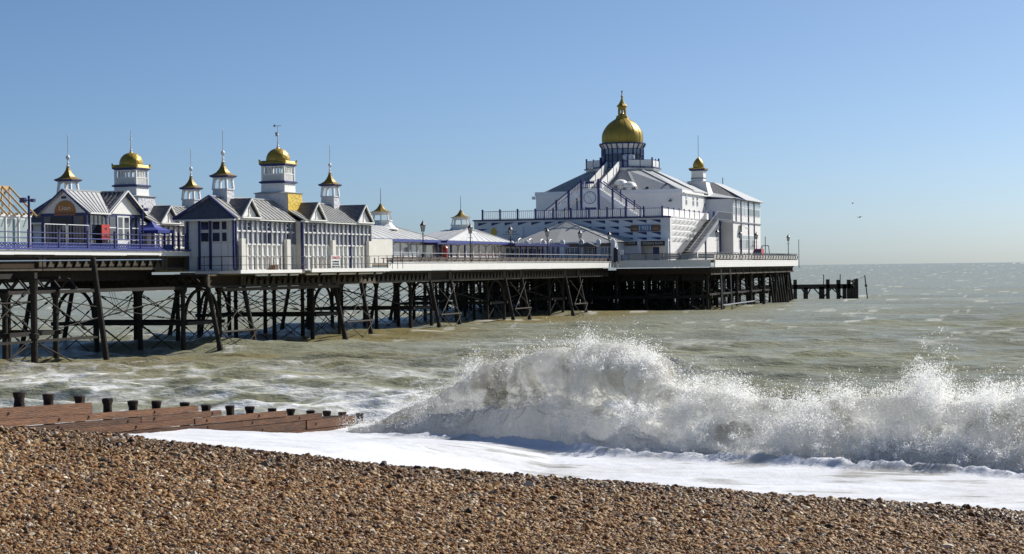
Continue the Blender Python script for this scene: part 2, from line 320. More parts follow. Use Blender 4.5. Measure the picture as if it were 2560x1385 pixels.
# shingle ----------------------------------------------------------
def make_beach():
    m = mat('wet_shingle_ground', (0.095, 0.066, 0.042), (0.05, 0.034, 0.022), 14, 0.7, bump=0.9, bscale=22, pattern='vor')
    yy = np.linspace(-6, 70, 260); xx = np.linspace(-46, 34, 240); Y, X = np.meshgrid(yy, xx, indexing='ij')
    P = np.stack([X, Y, beach_z(X, Y) - 0.012], -1)
    setting('beach', grid_mesh('beach', P, m), label='steep shingle beach sloping to the surf')
    # pebbles: points with size, turn and wetness, stones instanced on them
    pts = []
    d = 10.5
    while d < 44:
        a = max(0.0158, 0.00122 * d); n = int((0.62 * d + 3.4) / a); k = np.arange(n)
        x = (k + RNG.random(n)) * a - 0.31 * d - .5; y = d + (RNG.random(n) - .5) * a * 1.6; pts.append(np.stack([x, y, np.full(n, a)], 1)); d += a * 0.95
    p = np.concatenate(pts); u, q = SU(p[:, 0], p[:, 1]); r = q - edge(u)
    keep = (r < 3.6) & (RNG.random(len(p)) < 1.0); p, r = p[keep], r[keep]; n = len(p)
    sz = p[:, 2] * np.clip(np.exp(RNG.normal(-0.08, 0.42, n)), .4, 3.4) * 0.60
    z = beach_z(p[:, 0], p[:, 1]) + sz * RNG.uniform(-.15, .55, n)
    me = bpy.data.meshes.new('shingle'); me.vertices.add(n); me.vertices.foreach_set('co', np.stack([p[:, 0], p[:, 1], z], 1).astype(np.float32).ravel())
    def at(nm, ty, arr):
        A = me.attributes.new(nm, ty, 'POINT'); A.data.foreach_set('vector' if ty == 'FLOAT_VECTOR' else 'value', arr.astype(np.float32).ravel())
    rot = np.stack([RNG.normal(0, .45, n), RNG.normal(0, .45, n), RNG.random(n) * 6.28], 1); at('rot', 'FLOAT_VECTOR', rot)
    at('scl', 'FLOAT_VECTOR', np.stack([sz * RNG.uniform(.85, 1.35, n), sz * RNG.uniform(.7, 1.0, n), sz * RNG.uniform(.45, .85, n)], 1))
    wet = np.clip(sstep(-5.5, -0.5, r) + .25 * fbm(p[:, 0] * .5, p[:, 1] * .5, 1, 3), 0, 1); at('wet', 'FLOAT', wet)
    tint = fbm(p[:, 0] * .7, p[:, 1] * .7, 8, 3); at('tint', 'FLOAT', tint)
    pm = bpy.data.materials.new('flint_pebbles'); pm.use_nodes = True; nt = pm.node_tree; b = nt.nodes['Principled BSDF']; L = nt.links.new
    oi = nd(nt, 'ShaderNodeObjectInfo'); cr = nd(nt, 'ShaderNodeValToRGB'); cr.color_ramp.interpolation = 'CONSTANT'; el = cr.color_ramp.elements
    cols = [(.0, (.19, .088, .033)), (.17, (.32, .180, .073)), (.34, (.20, .106, .047)), (.48, (.42, .27, .122)), (.59, (.28, .132, .04)), (.67, (.105, .062, .036)),
            (.77, (.50, .36, .20)), (.85, (.22, .17, .125)), (.895, (.40, .33, .24)), (.94, (.055, .045, .035)), (.968, (.70, .60, .46))]
    el[0].position = 0; el[0].color = (*cols[0][1], 1); el[1].position = cols[1][0]; el[1].color = (*cols[1][1], 1)
    for ps, c in cols[2:]:
        e = el.new(ps); e.color = (*c, 1)
    L(oi.outputs['Random'], cr.inputs[0])
    te = nd(nt, 'ShaderNodeNewGeometry'); no = nd(nt, 'ShaderNodeTexNoise'); no.inputs['Scale'].default_value = 45; no.inputs['Detail'].default_value = 3; L(te.outputs['Position'], no.inputs[0])
    wa = nd(nt, 'ShaderNodeAttribute'); wa.attribute_name = 'wet'; wa.attribute_type = 'INSTANCER'
    v1 = nd(nt, 'ShaderNodeMapRange'); v1.inputs[1].default_value = .3; v1.inputs[2].default_value = .7; v1.inputs[3].default_value = .72; v1.inputs[4].default_value = 1.2; L(no.outputs[0], v1.inputs[0])
    v2 = nd(nt, 'ShaderNodeMapRange'); v2.inputs[3].default_value = 1.0; v2.inputs[4].default_value = .62; L(wa.outputs['Fac'], v2.inputs[0])
    mu = nd(nt, 'ShaderNodeMath', operation='MULTIPLY'); L(v1.outputs[0], mu.inputs[0]); L(v2.outputs[0], mu.inputs[1])
    hs = nd(nt, 'ShaderNodeHueSaturation'); L(mu.outputs[0], hs.inputs['Value']); L(cr.outputs[0], hs.inputs['Color']); L(hs.outputs[0], b.inputs['Base Color'])
    ro = nd(nt, 'ShaderNodeMapRange'); ro.inputs[3].default_value = .6; ro.inputs[4].default_value = .45; L(wa.outputs['Fac'], ro.inputs[0]); L(ro.outputs[0], b.inputs['Roughness'])
    b.inputs['Specular IOR Level'].default_value = .15
    me.materials.append(pm)
    # stones: six lumpy shapes built from an icosphere in the node tree
    ng = bpy.data.node_groups.new('pebble_scatter', 'GeometryNodeTree'); N = ng.nodes; K = ng.links.new
    ng.interface.new_socket('Geometry', in_out='INPUT', socket_type='NodeSocketGeometry'); ng.interface.new_socket('Geometry', in_out='OUTPUT', socket_type='NodeSocketGeometry')
    gi, go = N.new('NodeGroupInput'), N.new('NodeGroupOutput'); g2i = N.new('GeometryNodeGeometryToInstance')
    for k in range(6):
        ic = N.new('GeometryNodeMeshIcoSphere'); ic.inputs['Radius'].default_value = 1; ic.inputs['Subdivisions'].default_value = 2
        sp = N.new('GeometryNodeSetPosition'); tn = N.new('ShaderNodeTexNoise'); tn.noise_dimensions = '4D'; tn.inputs['Scale'].default_value = 0.9; tn.inputs['W'].default_value = k * 7.3; tn.inputs['Detail'].default_value = 1.5
        sb = N.new('ShaderNodeVectorMath'); sb.operation = 'SUBTRACT'; sb.inputs[1].default_value = (.5, .5, .5); K(tn.outputs['Color'], sb.inputs[0])
        ml = N.new('ShaderNodeVectorMath'); ml.operation = 'SCALE'; ml.inputs['Scale'].default_value = 1.5; K(sb.outputs[0], ml.inputs[0])
        K(ic.outputs[0], sp.inputs['Geometry']); K(ml.outputs[0], sp.inputs['Offset'])
        ss = N.new('GeometryNodeSetShadeSmooth'); K(sp.outputs[0], ss.inputs[0]); ss.inputs['Shade Smooth'].default_value = (k % 3 != 0)
        sm = N.new('GeometryNodeSetMaterial'); sm.inputs['Material'].default_value = pm; K(ss.outputs[0], sm.inputs[0]); K(sm.outputs[0], g2i.inputs[0])
    ip = N.new('GeometryNodeInstanceOnPoints'); K(gi.outputs[0], ip.inputs['Points']); K(g2i.outputs[0], ip.inputs['Instance']); ip.inputs['Pick Instance'].default_value = True
    ri = N.new('FunctionNodeRandomValue'); ri.data_type = 'INT'; ri.inputs[4].default_value = 0; ri.inputs[5].default_value = 5; K(ri.outputs[2], ip.inputs['Instance Index'])
    def named(nm):
        q_ = N.new('GeometryNodeInputNamedAttribute'); q_.data_type = 'FLOAT_VECTOR'; q_.inputs[0].default_value = nm; return q_.outputs[0]
    e2 = N.new('FunctionNodeEulerToRotation'); K(named('rot'), e2.inputs[0]); K(e2.outputs[0], ip.inputs['Rotation']); K(named('scl'), ip.inputs['Scale']); K(ip.outputs[0], go.inputs[0])
    o = setting('shingle', me, 'stuff', 'brown and grey flint pebbles covering the beach'); md = o.modifiers.new('scatter', 'NODES'); md.node_group = ng
make_beach()

# surf -------------------------------------------------------------
def foam_mat(name, water=(0.25, 0.23, 0.17), white=(.92, .92, .91), sss=False, b1=3.0, bs=.8, bd=.12):
    m = bpy.data.materials.new(name); m.use_nodes = True; nt = m.node_tree; b = nt.nodes['Principled BSDF']; L = nt.links.new
    a = nd(nt, 'ShaderNodeAttribute'); a.attribute_name = 'foam'; g = nd(nt, 'ShaderNodeNewGeometry')
    n = nd(nt, 'ShaderNodeTexNoise'); n.inputs['Scale'].default_value = b1; n.inputs['Detail'].default_value = 8; n.inputs['Roughness'].default_value = .68; L(g.outputs['Position'], n.inputs[0])
    ad = nd(nt, 'ShaderNodeMath', operation='MULTIPLY_ADD'); L(n.outputs[0], ad.inputs[0]); ad.inputs[1].default_value = .9; ad.inputs[2].default_value = -.45
    a2 = nd(nt, 'ShaderNodeMath', operation='ADD', use_clamp=True); L(ad.outputs[0], a2.inputs[0]); L(a.outputs['Fac'], a2.inputs[1])
    mx = nd(nt, 'ShaderNodeMix', data_type='RGBA'); L(a2.outputs[0], mx.inputs[0]); mx.inputs[6].default_value = (*water, 1); mx.inputs[7].default_value = (*white, 1)
    L(mx.outputs[2], b.inputs['Base Color']); b.inputs['Specular IOR Level'].default_value = .3
    rr = nd(nt, 'ShaderNodeMapRange'); L(a2.outputs[0], rr.inputs[0]); rr.inputs[3].default_value = .2; rr.inputs[4].default_value = .85; L(rr.outputs[0], b.inputs['Roughness'])
    n2 = nd(nt, 'ShaderNodeTexNoise'); n2.inputs['Scale'].default_value = b1 * 3; n2.inputs['Detail'].default_value = 6; n2.inputs['Roughness'].default_value = .7; L(g.outputs['Position'], n2.inputs[0])
    bp = nd(nt, 'ShaderNodeBump'); bp.inputs['Strength'].default_value = bs; bp.inputs['Distance'].default_value = bd; L(n2.outputs[0], bp.inputs['Height']); L(bp.outputs[0], b.inputs['Normal'])
    if sss:                                          # aerated water lets light through
        tr = nd(nt, 'ShaderNodeBsdfTranslucent'); L(mx.outputs[2], tr.inputs[0]); ms = nd(nt, 'ShaderNodeMixShader'); ms.inputs[0].default_value = .6
        L(b.outputs[0], ms.inputs[1]); L(tr.outputs[0], ms.inputs[2])
        th = nd(nt, 'ShaderNodeAttribute'); th.attribute_name = 'thin'; tp = nd(nt, 'ShaderNodeBsdfTransparent'); tp.inputs[0].default_value = (1, .985, .94, 1)   # thin aerated water
        m2 = nd(nt, 'ShaderNodeMixShader'); L(th.outputs['Fac'], m2.inputs[0]); L(ms.outputs[0], m2.inputs[1]); L(tp.outputs[0], m2.inputs[2]); L(m2.outputs[0], nt.nodes['Material Output'].inputs[0])
    return m
UB = np.array([-28, -23.5, -14.5, -8.3, -2.5, 4, 14.0]); QB = np.array([58.3, 56.5, 53.1, 50.9, 49.3, 47.6, 45.2])
PX = [900, 1000, 1100, 1200, 1300, 1400, 1500, 1585, 1632, 1740, 1830, 1900, 2000, 2100, 2200, 2300, 2400, 2560]
HH = [.28, 1.0, 1.78, 2.32, 2.58, 2.72, 2.75, 2.45, 1.98, 2.02, 1.78, 1.9, 1.85, 1.95, 2.03, 1.88, 1.9, 1.92]
def u_px(x): return np.interp(x, [700, 900, 1500, 2000, 2560, 2900], [-26.7, -23.5, -14.5, -8.3, -2.5, .8])
def crestH(u): return np.interp(u, np.concatenate([[-28, -25.5], u_px(PX), [4, 9, 14]]), [.05, .15] + HH + [1.9, 1.6, 1.8])
def baseq(u): return np.interp(u, UB, QB)
SURF = {}
def puff(x, y, z):
    """rounded cells, like the heads of a cauliflower"""
    ix, iy, iz = np.floor(x), np.floor(y), np.floor(z); best = np.full(x.shape, 9.0)
    for a in (-1, 0, 1):
        for b in (-1, 0, 1):
            for c in (-1, 0, 1):
                jx, jy, jz = ix + a, iy + b, iz + c
                d = (jx + hash3(jx, jy, jz) - x) ** 2 + (jy + hash3(jx + 57, jy, jz + 13) - y) ** 2 + (jz + hash3(jx, jy + 91, jz + 37) - z) ** 2
                best = np.minimum(best, d)
    return np.sqrt(np.clip(1 - best / .85, 0, 1))
def make_surf():
    # backwash sheet
    u = np.linspace(-24.8, 15, 440); v = np.linspace(0, 1, 260); Uu, V = np.meshgrid(u, v, indexing='ij')
    q0 = edge(Uu) + .5; q1 = baseq(Uu) + 2.5; Q = q0 + (q1 - q0) * V; r = Q - edge(Uu)
    X, Y = SW(Uu, Q); bz = beach_q(r) - drop(Uu); lvl = np.maximum(.16 + .10 * sstep(14, 24, r), (2.06 - .08 * r) * sstep(-12.5, -18.5, Uu) * sstep(1.2, 3.2, r))
    z = np.maximum(bz + .05 - .16 * sstep(4.6, 2.6, r + 1.6 * sstep(-15, -20, Uu) + .5 * fbm(Uu / 2.2, Q / 2.2, 5, 3)), lvl) + .12 * np.exp(-((r - 11.2) / 2.0) ** 2) * .4
    z += .022 * fbm(Uu / .8, Q / .5, 3, 4) * sstep(2, 6, r) + .05 * fbm(Uu / 4, Q / 2.0, 9, 2) * sstep(6, 12, r)
    w1 = baseq(Uu) - 1.7 + .9 * fbm(Uu / 3.2, 0 * Uu, 4, 3) - Q; z += .15 * np.exp(-(w1 / .3) ** 2) * (.3 + 2.0 * billow(Uu / .7, Q / .5, 2, 5, .6)) * sstep(-25, -18, Uu)
    w2 = edge(Uu) + 13.4 + 1.2 * fbm(Uu / 5, 0 * Uu, 14, 3) - Q; z += .10 * np.exp(-(np.where(w2 > 0, w2 / .9, w2 / .22)) ** 2) * sstep(2, -8, Uu)
    foam = .93 + .25 * fbm(Uu / 3, Q / 1.2, 4, 4) - .5 * sstep(.25, .55, fbm(Uu / 1.6, Q / .5, 19, 4)) * sstep(10, 18, r)
    P = np.stack([X, Y, z], -1)
    setting('backwash', grid_mesh('backwash', P, foam_mat('white_backwash_foam', white=(.70, .72, .77), b1=2.2, bs=.5, bd=.05), dict(foam=np.clip(foam, 0, 1.3))), 'structure', 'sheet of white foam running back from the breaker')
    # the breaker
    u = np.linspace(-24.35, 14, 1040); n2 = 250; v = np.linspace(0, 1, n2)
    cp = np.array([0, .10, .2, .32, .44, .52, .58, .64, .72, .84, 1.0])
    cq = np.array([-1.1, -.2, .55, 1.25, 1.65, 1.75, 2.1, 2.9, 4.2, 6.6, 10.5]); cz = np.array([-.12, .12, .22, .46, .74, .93, 1.02, 1.0, .78, .38, -.12])
    sm = lambda a: np.convolve(np.pad(np.interp(v, cp, a), 12, mode='edge'), np.ones(25) / 25, 'valid')
    pq, pz = sm(cq), sm(cz); H = crestH(u)
    H = np.maximum(H - .34 * sstep(-24, -20, u) - .18 * sstep(-13.2, -12.2, u), .15); H = H * (1 + .05 * fbm(u / 1.1, 0 * u, 3, 3)); qb = baseq(u) + .35 * fbm(u / 2.4, 0 * u, 8, 3)
    k = np.clip(H / 2.2, .35, 1.3)[:, None]
    Uu = np.repeat(u[:, None], n2, 1); Q = qb[:, None] + pq[None] * k; Z = pz[None] * H[:, None]
    # piled foam in front on the left, tumbling heaps on the right
    foot = np.exp(-((v - .16) / .085) ** 2)[None]; pile = np.interp(u, [-24.35, -23, -21, -18.5, -16.5, -15, 14], [.10, .30, .36, .30, .18, .08, .05])[:, None]
    Z += foot * pile * (.75 + .6 * billow(Uu / 1.3, Q / 1.3, 2, 3)); Q -= foot * pile * .6
    heap = sstep(-13.5, -11, Uu) * np.exp(-((v - .30) / .12) ** 2)[None]
    hz = .5 + .8 * fbm(Uu / 2.0, Q * 0, 6, 3); Q -= heap * np.clip(hz, 0, 2) * .9; Z += heap * np.clip(hz, 0, 2) * .30
    # lumps
    front = (sstep(0, .1, v) * sstep(.86, .60, v))[None]; amp = np.maximum(np.clip(H / 2.0, .15, 1.2)[:, None], np.clip(pile * 1.2, 0, .7)) * front
    X, Y = SW(Uu, Q)
    b1 = billow(Uu / 1.5, Q / 1.5, Z / 1.2, 5, .58); f1 = fbm(Uu / .55, Q / .55, Z / .4, 5, .62)
    b2 = billow(Uu / .75, Q / .75, Z / .75 + 9, 4, .55); crest_ = np.exp(-((v - .54) / .10) ** 2)[None]; blob = sstep(-.15, .35, fbm(Uu / 2.6, Z / 1.2, 31, 3))
    wx, wy, wz = Uu + .25 * fbm(Uu, Q, Z, 2), Q + .25 * fbm(Uu, Q, Z + 9, 2), Z + .2 * fbm(Uu, Q, Z + 19, 2)
    p1 = puff(wx / .95, wy / .95, wz / .8); p2 = puff(wx / .42 + 5, wy / .42, wz / .38); p3 = puff(wx / .19 + 9, wy / .19, wz / .17)
    rgt = sstep(-17.5, -12.5, Uu); pa = crest_ * .9 + (1 - crest_) * (.28 + .72 * rgt * blob) + .5 * foot * sstep(-13, -17, Uu)
    dn = amp * (.30 * (b1 - .22) + .12 * f1 + pa * (.46 * p1 + .20 * p2 + .10 * p3))
    gx, gy = np.gradient(np.stack([X, Y, Z], -1), axis=(0, 1)); nn = np.cross(gx, gy); nn /= np.linalg.norm(nn, axis=-1, keepdims=True) + 1e-9
    nn *= np.where(nn[..., 2:3] < -.2, -1, 1); nn = np.where((nn[..., 1:2] > .3) & (v[None, :, None] < .5), -nn, nn)
    P = np.stack([X, Y, Z], -1) + nn * dn[..., None]
    stri = fbm(Uu / .45 + .5 * fbm(Uu, Q, Z, 2), Z / 2.6, 3.1, 4, .6)                 # torn vertical streaks down the face
    face = (sstep(.16, .3, v) * sstep(.6, .46, v))[None]
    holes = sstep(.02, .34, fbm(Uu / 1.5, Q / 1.5, Z / .8, 4, .6))
    leftness = sstep(-11, -16, Uu)
    foam = 1.06 - face * (.62 * sstep(-.12, .3, stri) * (.35 + .65 * leftness) + (.55 + .35 * leftness) * holes) + .5 * (b1 - .25)
    back = sstep(.60, .72, v)[None]; foam = foam * (1 - back) + back * (.12 + .5 * sstep(.1, .5, fbm(Uu / 1.5, Q / 1.5, 7, 4)))
    lft = sstep(-21.5, -25, Uu); foam = foam - lft * .25
    clump = (.15 + p2 * p1) * sstep(.0, .42, fbm(Uu / 1.3, Q / 1.3, Z / .9 + 4, 5, .62)) ** 1.3 + .06; rightn = sstep(-16.5, -12, Uu)
    SURF.update(P=P, N=nn, w=np.clip(front * clump * (.75 + .25 * rightn) * np.clip(H / 1.5, .5, 1.3)[:, None], 1e-9, None) * np.ones_like(Uu))
    setting('breaking_wave', grid_mesh('breaking_wave', P, foam_mat('tumbling_surf', sss=True, b1=3.2, bs=1.0, bd=.2), dict(foam=np.clip(foam, 0, 1.2), thin=np.clip(.80 * sstep(.55, .64, v)[None] * sstep(1.0, .9, v)[None] * (.22 + .78 * sstep(-18.5, -13, Uu)) + .10 * crest_, 0, .8))), 'structure', 'white breaking wave collapsing towards the shingle')
    # spray: droplets thrown along arcs from the crest and the heaps
    pts, rad = [], []
    def jets(px, z0, vz, vq, nj, nd_, su=.25, sq=.4, vu=0.0, su2=.5, dq=2.0, r0=.011, tmax=1.0):
        uc = u_px(px); uj = uc + RNG.normal(0, su, nj); qj = baseq(uj) + dq + RNG.normal(0, sq, nj); zj = z0 + RNG.normal(0, .08, nj)
        VZ = np.abs(RNG.normal(vz * .62, vz * .24, nj)); VU = RNG.normal(vu, su2, nj); VQ = RNG.normal(vq, .5, nj)
        for j in range(nj):
            n = int(nd_ * RNG.uniform(.3, 1.7)); t = np.sqrt(RNG.random(n)) * (2 * VZ[j] / 9.8) * tmax * RNG.uniform(.45, .75)
            sp = .035 + .10 * t
            x = uj[j] + VU[j] * t + RNG.normal(0, 1, n) * sp; y = qj[j] + VQ[j] * t + RNG.normal(0, 1, n) * sp * 1.2
            z = zj[j] + VZ[j] * t - 4.9 * t * t + RNG.normal(0, 1, n) * sp
            pts.append(np.stack([*SW(x, y), z], 1)); rad.append(r0 * np.exp(RNG.normal(-.35, .62, n)))
    def hpx(px): return float(crestH(u_px(px)))
    for px in np.arange(1000, 2760, 11):            # ragged crest, thicker in places
        kk = float(sstep(-.25, .5, fbm(px / 70.0, 3.3, 2.0, 3))); jets(px, hpx(px) * .96, .9 + 1.3 * kk, -.3, int(1 + 8 * kk), 24, .09, .35, .1, .5, 2.0)
    for px, vz, nj in ((1255, 2.4, 22), (1310, 2.2, 20), (1370, 2.6, 30), (1410, 2.8, 34), (1430, 3.0, 60), (1450, 3.4, 70), (1475, 3.5, 80), (1495, 3.7, 90), (1520, 3.8, 95), (1545, 3.8, 95), (1570, 4.1, 120), (1590, 3.6, 70), (1620, 2.4, 30),
                       (1690, 3.2, 40), (1720, 2.6, 34), (2270, 3.8, 40), (2290, 5.2, 110), (2315, 5.0, 90), (2350, 3.3, 40), (2420, 3.2, 46), (2470, 3.4, 50), (2520, 3.0, 46), (2560, 2.6, 40), (2640, 3, 40)):
        jets(px, hpx(px) * .85, vz, -.4, nj, 105, .16, .35, .25, .55, 1.9)
    for px, z0, vz, nj in ((1560, 1.4, 2.0, 60), (1600, 1.2, 2.4, 70), (1800, .7, 3.2, 70), (1830, .6, 3.4, 60), (1760, .6, 2.6, 60), (1905, .9, 2.6, 40), (1960, .5, 2.4, 60), (2010, .3, 3.0, 80), (2060, .4, 2.8, 80),
                           (2120, .5, 3.0, 90), (2180, .5, 3.4, 100), (2240, .5, 3.6, 110), (2300, .5, 3.6, 110), (2360, .5, 3.4, 100), (2430, .5, 3.0, 90), (2500, .5, 3.2, 100), (2560, .5, 3, 80), (2640, .5, 3, 80)):
        jets(px, z0, vz * .82, -.7, nj, 120, .32, .45, 0, .7, .2, r0=.010)
    for px in np.arange(1600, 2700, 16):            # mist along the foot
        jets(px, .3, 1.7, -.6, 14, 60, .2, .4, 0, .5, -.3, r0=.008)
    for px in np.arange(890, 1300, 14): jets(px, .5, 1.2, -.3, 12, 26, .12, .3, 0, .4, .2)
    # flecks tearing off the whole tumbling face
    fu = SURF['P'].reshape(-1, 3); fn = SURF['N'].reshape(-1, 3); wt = SURF['w'].reshape(-1); ii = RNG.choice(len(fu), 460000, p=wt / wt.sum())
    off = np.abs(RNG.normal(0, .10, len(ii))) + np.clip(RNG.normal(0, .12, len(ii)), 0, None) * 1.5
    pts.append(fu[ii] + fn[ii] * off[:, None] + RNG.normal(0, .035, (len(ii), 3)) + np.stack([0 * off, 0 * off, off * .5], 1)); rad.append(.0085 * np.exp(RNG.normal(-.2, .6, len(ii))))
    rad = [np.minimum(r_, .021) for r_ in rad]
    p = np.concatenate(pts); rd = np.concatenate(rad); ok = p[:, 2] > .1; p, rd = p[ok], rd[ok]
    # each droplet is a small fleck of torn water, turned at random but mostly facing up the light
    n = len(p); nn_ = RNG.normal(0, 1, (n, 3)) + np.array(sdir) * 1.3; nn_ /= np.linalg.norm(nn_, axis=1, keepdims=True)
    t1 = np.cross(nn_, RNG.normal(0, 1, (n, 3))); t1 /= np.linalg.norm(t1, axis=1, keepdims=True); t2 = np.cross(nn_, t1)
    V = np.empty((n, 3, 3), np.float32); ang = RNG.random(n) * 6.28; st = RNG.uniform(.7, 1.5, n)
    for k in range(3):
        c_, s_ = np.cos(ang + k * 2.094), np.sin(ang + k * 2.094); V[:, k] = p + (t1 * (c_ * st)[:, None] + t2 * (s_ / st)[:, None]) * (rd * 1.35)[:, None]
    me = bpy.data.meshes.new('spray'); me.vertices.add(3 * n); me.vertices.foreach_set('co', V.ravel()); me.loops.add(3 * n); me.loops.foreach_set('vertex_index', np.arange(3 * n, dtype=np.int32))
    me.polygons.add(n); me.polygons.foreach_set('loop_start', np.arange(0, 3 * n, 3, dtype=np.int32)); me.update(calc_edges=True)
    sm_ = bpy.data.materials.new('spray_droplets'); sm_.use_nodes = True; nt = sm_.node_tree; L = nt.links.new; nt.nodes.remove(nt.nodes['Principled BSDF'])
    df = nd(nt, 'ShaderNodeBsdfDiffuse'); tr = nd(nt, 'ShaderNodeBsdfTranslucent'); ms = nd(nt, 'ShaderNodeMixShader'); ms.inputs[0].default_value = .5
    df.inputs[0].default_value = (.93, .93, .92, 1); tr.inputs[0].default_value = (.93, .93, .91, 1)
    L(df.outputs[0], ms.inputs[1]); L(tr.outputs[0], ms.inputs[2]); tp = nd(nt, 'ShaderNodeBsdfTransparent'); m2 = nd(nt, 'ShaderNodeMixShader'); m2.inputs[0].default_value = .22
    L(ms.outputs[0], m2.inputs[1]); L(tp.outputs[0], m2.inputs[2]); L(m2.outputs[0], nt.nodes['Material Output'].inputs[0])
    me.materials.append(sm_); setting('spray', me, 'stuff', 'fine white droplets thrown up by the breaking wave')
    print('spray points', len(p))
make_surf()
# ================================================================== the pier
pier = thing('pier', 'long iron seaside pier with white edge boards on black braced legs', 'pier', (-7.8, 0, 0))
NECK_Z, LEFT_Z, PLAT_Z, TP, S0, S1 = 6.10, 7.0, 6.25, 12.76, 65.5, 127.5
def P_(name, mb, m, **k): return part(name, mb, m, pier, **k)
# decks
P_('deck', MB().box(-15.6, -0.02, -14, S0, 5.88, NECK_Z), 'deck')
P_('deck', MB().box(-15.6, -3.46, -76, -39.9, 6.72, LEFT_Z), 'deck')
P_('deck', MB().box(-3.9, 1.2, -40.6, -14.02, 5.30, 5.5), 'deck')
P_('deck', MB().prism([(-12.3, -39.8, 6.8), (-12.3, -14, 5.9), (-12.3, -14, 6.1), (-12.3, -39.8, 7.0)], (8.7, 0, 0)), 'deck')
P_('deck', MB().box(-28.4, TP - .14, S0 + .12, S1, 6.02, PLAT_Z), 'deck')
# white edge boards, in lengths
def edge_boards(t, sa, sb, z0, z1, n, m='fascia', cap=True):
    w = (sb - sa) / n
    for k in range(n):
        dz = random.uniform(-.025, .025); a, b = sa + k * w, sa + (k + 1) * w - .012
        P_('edge_board', MB().box(t - .1, t, a, b, z0 + dz, z1 + dz * .3), m)
    if cap: P_('coping', MB().box(t - .14, t + .07, sa, sb, z1 + .02, z1 + .075), m)
edge_boards(0, -10.2, S0 - .3, 5.44, 6.12, 14)
edge_boards(-3.4, -76, -40.0, 6.70, 7.0, 8)
P_('gutter', MB().box(-3.4, -3.3, -76, -40, 7.03, 7.14), 'blue')
for k in range(3):
    w = 3.9; t0 = .55 + k * w; P_('edge_board', MB().box(t0, min(t0 + w - .012, TP - .02), S0 - .06, S0 + .05, 5.42, 6.26), 'fascia')
P_('edge_board', MB().box(.02, .5, S0 - .30, S0 - .2, 5.42, 6.2), 'fascia'); P_('edge_board', MB().box(.42, .52, S0 - .62, S0 - .08, 5.42, 6.22), 'fascia')
P_('coping', MB().box(.55, TP + .05, S0 - .12, S0 + .06, 6.28, 6.33), 'fascia')
for k in range(11):
    a = S0 + .12 + k * (S1 - S0 - .2) / 11; b = a + (S1 - S0 - .2) / 11 - .015
    for j in range(4): P_('edge_board', MB().box(TP - .12 + j * .004, TP + j * .012, a, b, 5.36 + j * .215, 5.36 + j * .215 + .205), 'fascia')
for k in range(5): P_('edge_board', MB().box(-28.4 + k * 3.2, -28.4 + k * 3.2 + 3.18, S0 - .06, S0 + .05, 5.42, 6.26), 'fascia')
# apron below the boarded pavilion
for a, b in ((-41.5, -38), (-38, -34.6), (-34.6, -31.1)): P_('apron_board', MB().box(1.22, 1.34, a, b - .012, 5.38, 5.62), 'fascia')
for a, b in ((-30.2, -26.5), (-26.5, -22.4), (-22.4, -18.2), (-18.2, -14.2)): P_('apron_board', MB().box(1.62, 1.74, a, b - .012, 5.40, 5.68), 'fascia')
P_('apron_board', MB().box(-2.6, 1.2, -40.78, -40.66, 5.38, 5.58), 'fascia')
for a, b in ((-38.5, -31.3), (-29.8, -14.4)): P_('apron_board', MB().box(1.0, 1.12, a, b, 5.18, 5.34), 'cream')
P_('apron_deck', MB().box(0, 1.6, -30.2, -14.2, 5.40, 5.52), 'deck')
for s_ in (-36.5, -33.2, -27.5, -24, -20, -16.3): P_('apron_bracket', MB().beam((.2, s_, 4.8), (1.3, s_, 5.3), .12), 'iron')

# girders: bottom and top flanges, a dark web and a row of spear points
def girder(t, sa, sb, z0, z1, tooth=True, lab=None):
    g = MB().box(t - .22, t, sa, sb, z0, z0 + .16).box(t - .22, t, sa, sb, z1 - .12, z1)
    for a in (sa, sb - .35): g.box(t - .18, t - .02, a, a + .35, z0 + .16, z1 - .12)
    o = P_('girder', g, 'girder')
    part('web', MB().box(t - .3, t - .2, sa, sb, z0 + .02, z1 - .02), 'girderback', o)
    if tooth:
        n = max(1, int((sb - sa - .8) / 1.02)); w = (sb - sa - .8) / n; sp = MB()
        for k in range(n):
            c = sa + .4 + (k + .5) * w
            sp.prism([(t - .12, c - .40 * w, z0 + .15), (t - .12, c + .40 * w, z0 + .15), (t - .12, c + .17 * w, z0 + .45), (t - .12, c, z1 - .14), (t - .12, c - .17 * w, z0 + .45)], (.09, 0, 0))
        part('spear_row', sp, 'girder', o)
TW = [-61.9, -39.7, -17.5, 4.7, 26.9, 49.1]
for k, c in enumerate(TW):
    lo, hi = c - 2.8, c + 2.8
    if k == 0:
        girder(-3.6, -76, lo - .1, 5.72, 6.66); girder(-3.6, lo, hi, 5.72, 6.66, False); girder(-3.6, hi + .1, -43.4, 5.72, 6.66); girder(-3.6, -43.3, -39.95, 5.72, 6.66, False)
        P_('longitudinal_beam', MB().box(-2.8, -2.5, -64.6, -42.6, 4.3, 4.52), 'iron'); P_('girder', MB().box(-5.6, -5.4, -67, -42, 5.0, 5.7), 'iron')
    else:
        t = -.72
        girder(t, lo, hi, 4.38, 5.34, k % 2 == 0)
        nxt = TW[k + 1] - 2.8 if k + 1 < len(TW) else S0
        girder(t, hi + .06, nxt - .06, 4.38, 5.34)
    for tt in (-7.6, -13.2): P_('girder', MB().box(tt - .15, tt, lo - 11 if k == 0 else lo, (TW[k + 1] - 2.8) if k + 1 < len(TW) else S0, 4.5 if k else 5.3, 5.2 if k else 6.2), 'iron')
P_('service_pipe', MB().rod((-3.3, -70, 6.28), (-3.3, -44, 6.42), .05), 'pipe')
P_('service_pipe', MB().rod((-.5, 10, 5.36), (-.5, 62, 5.38), .04), 'girder')
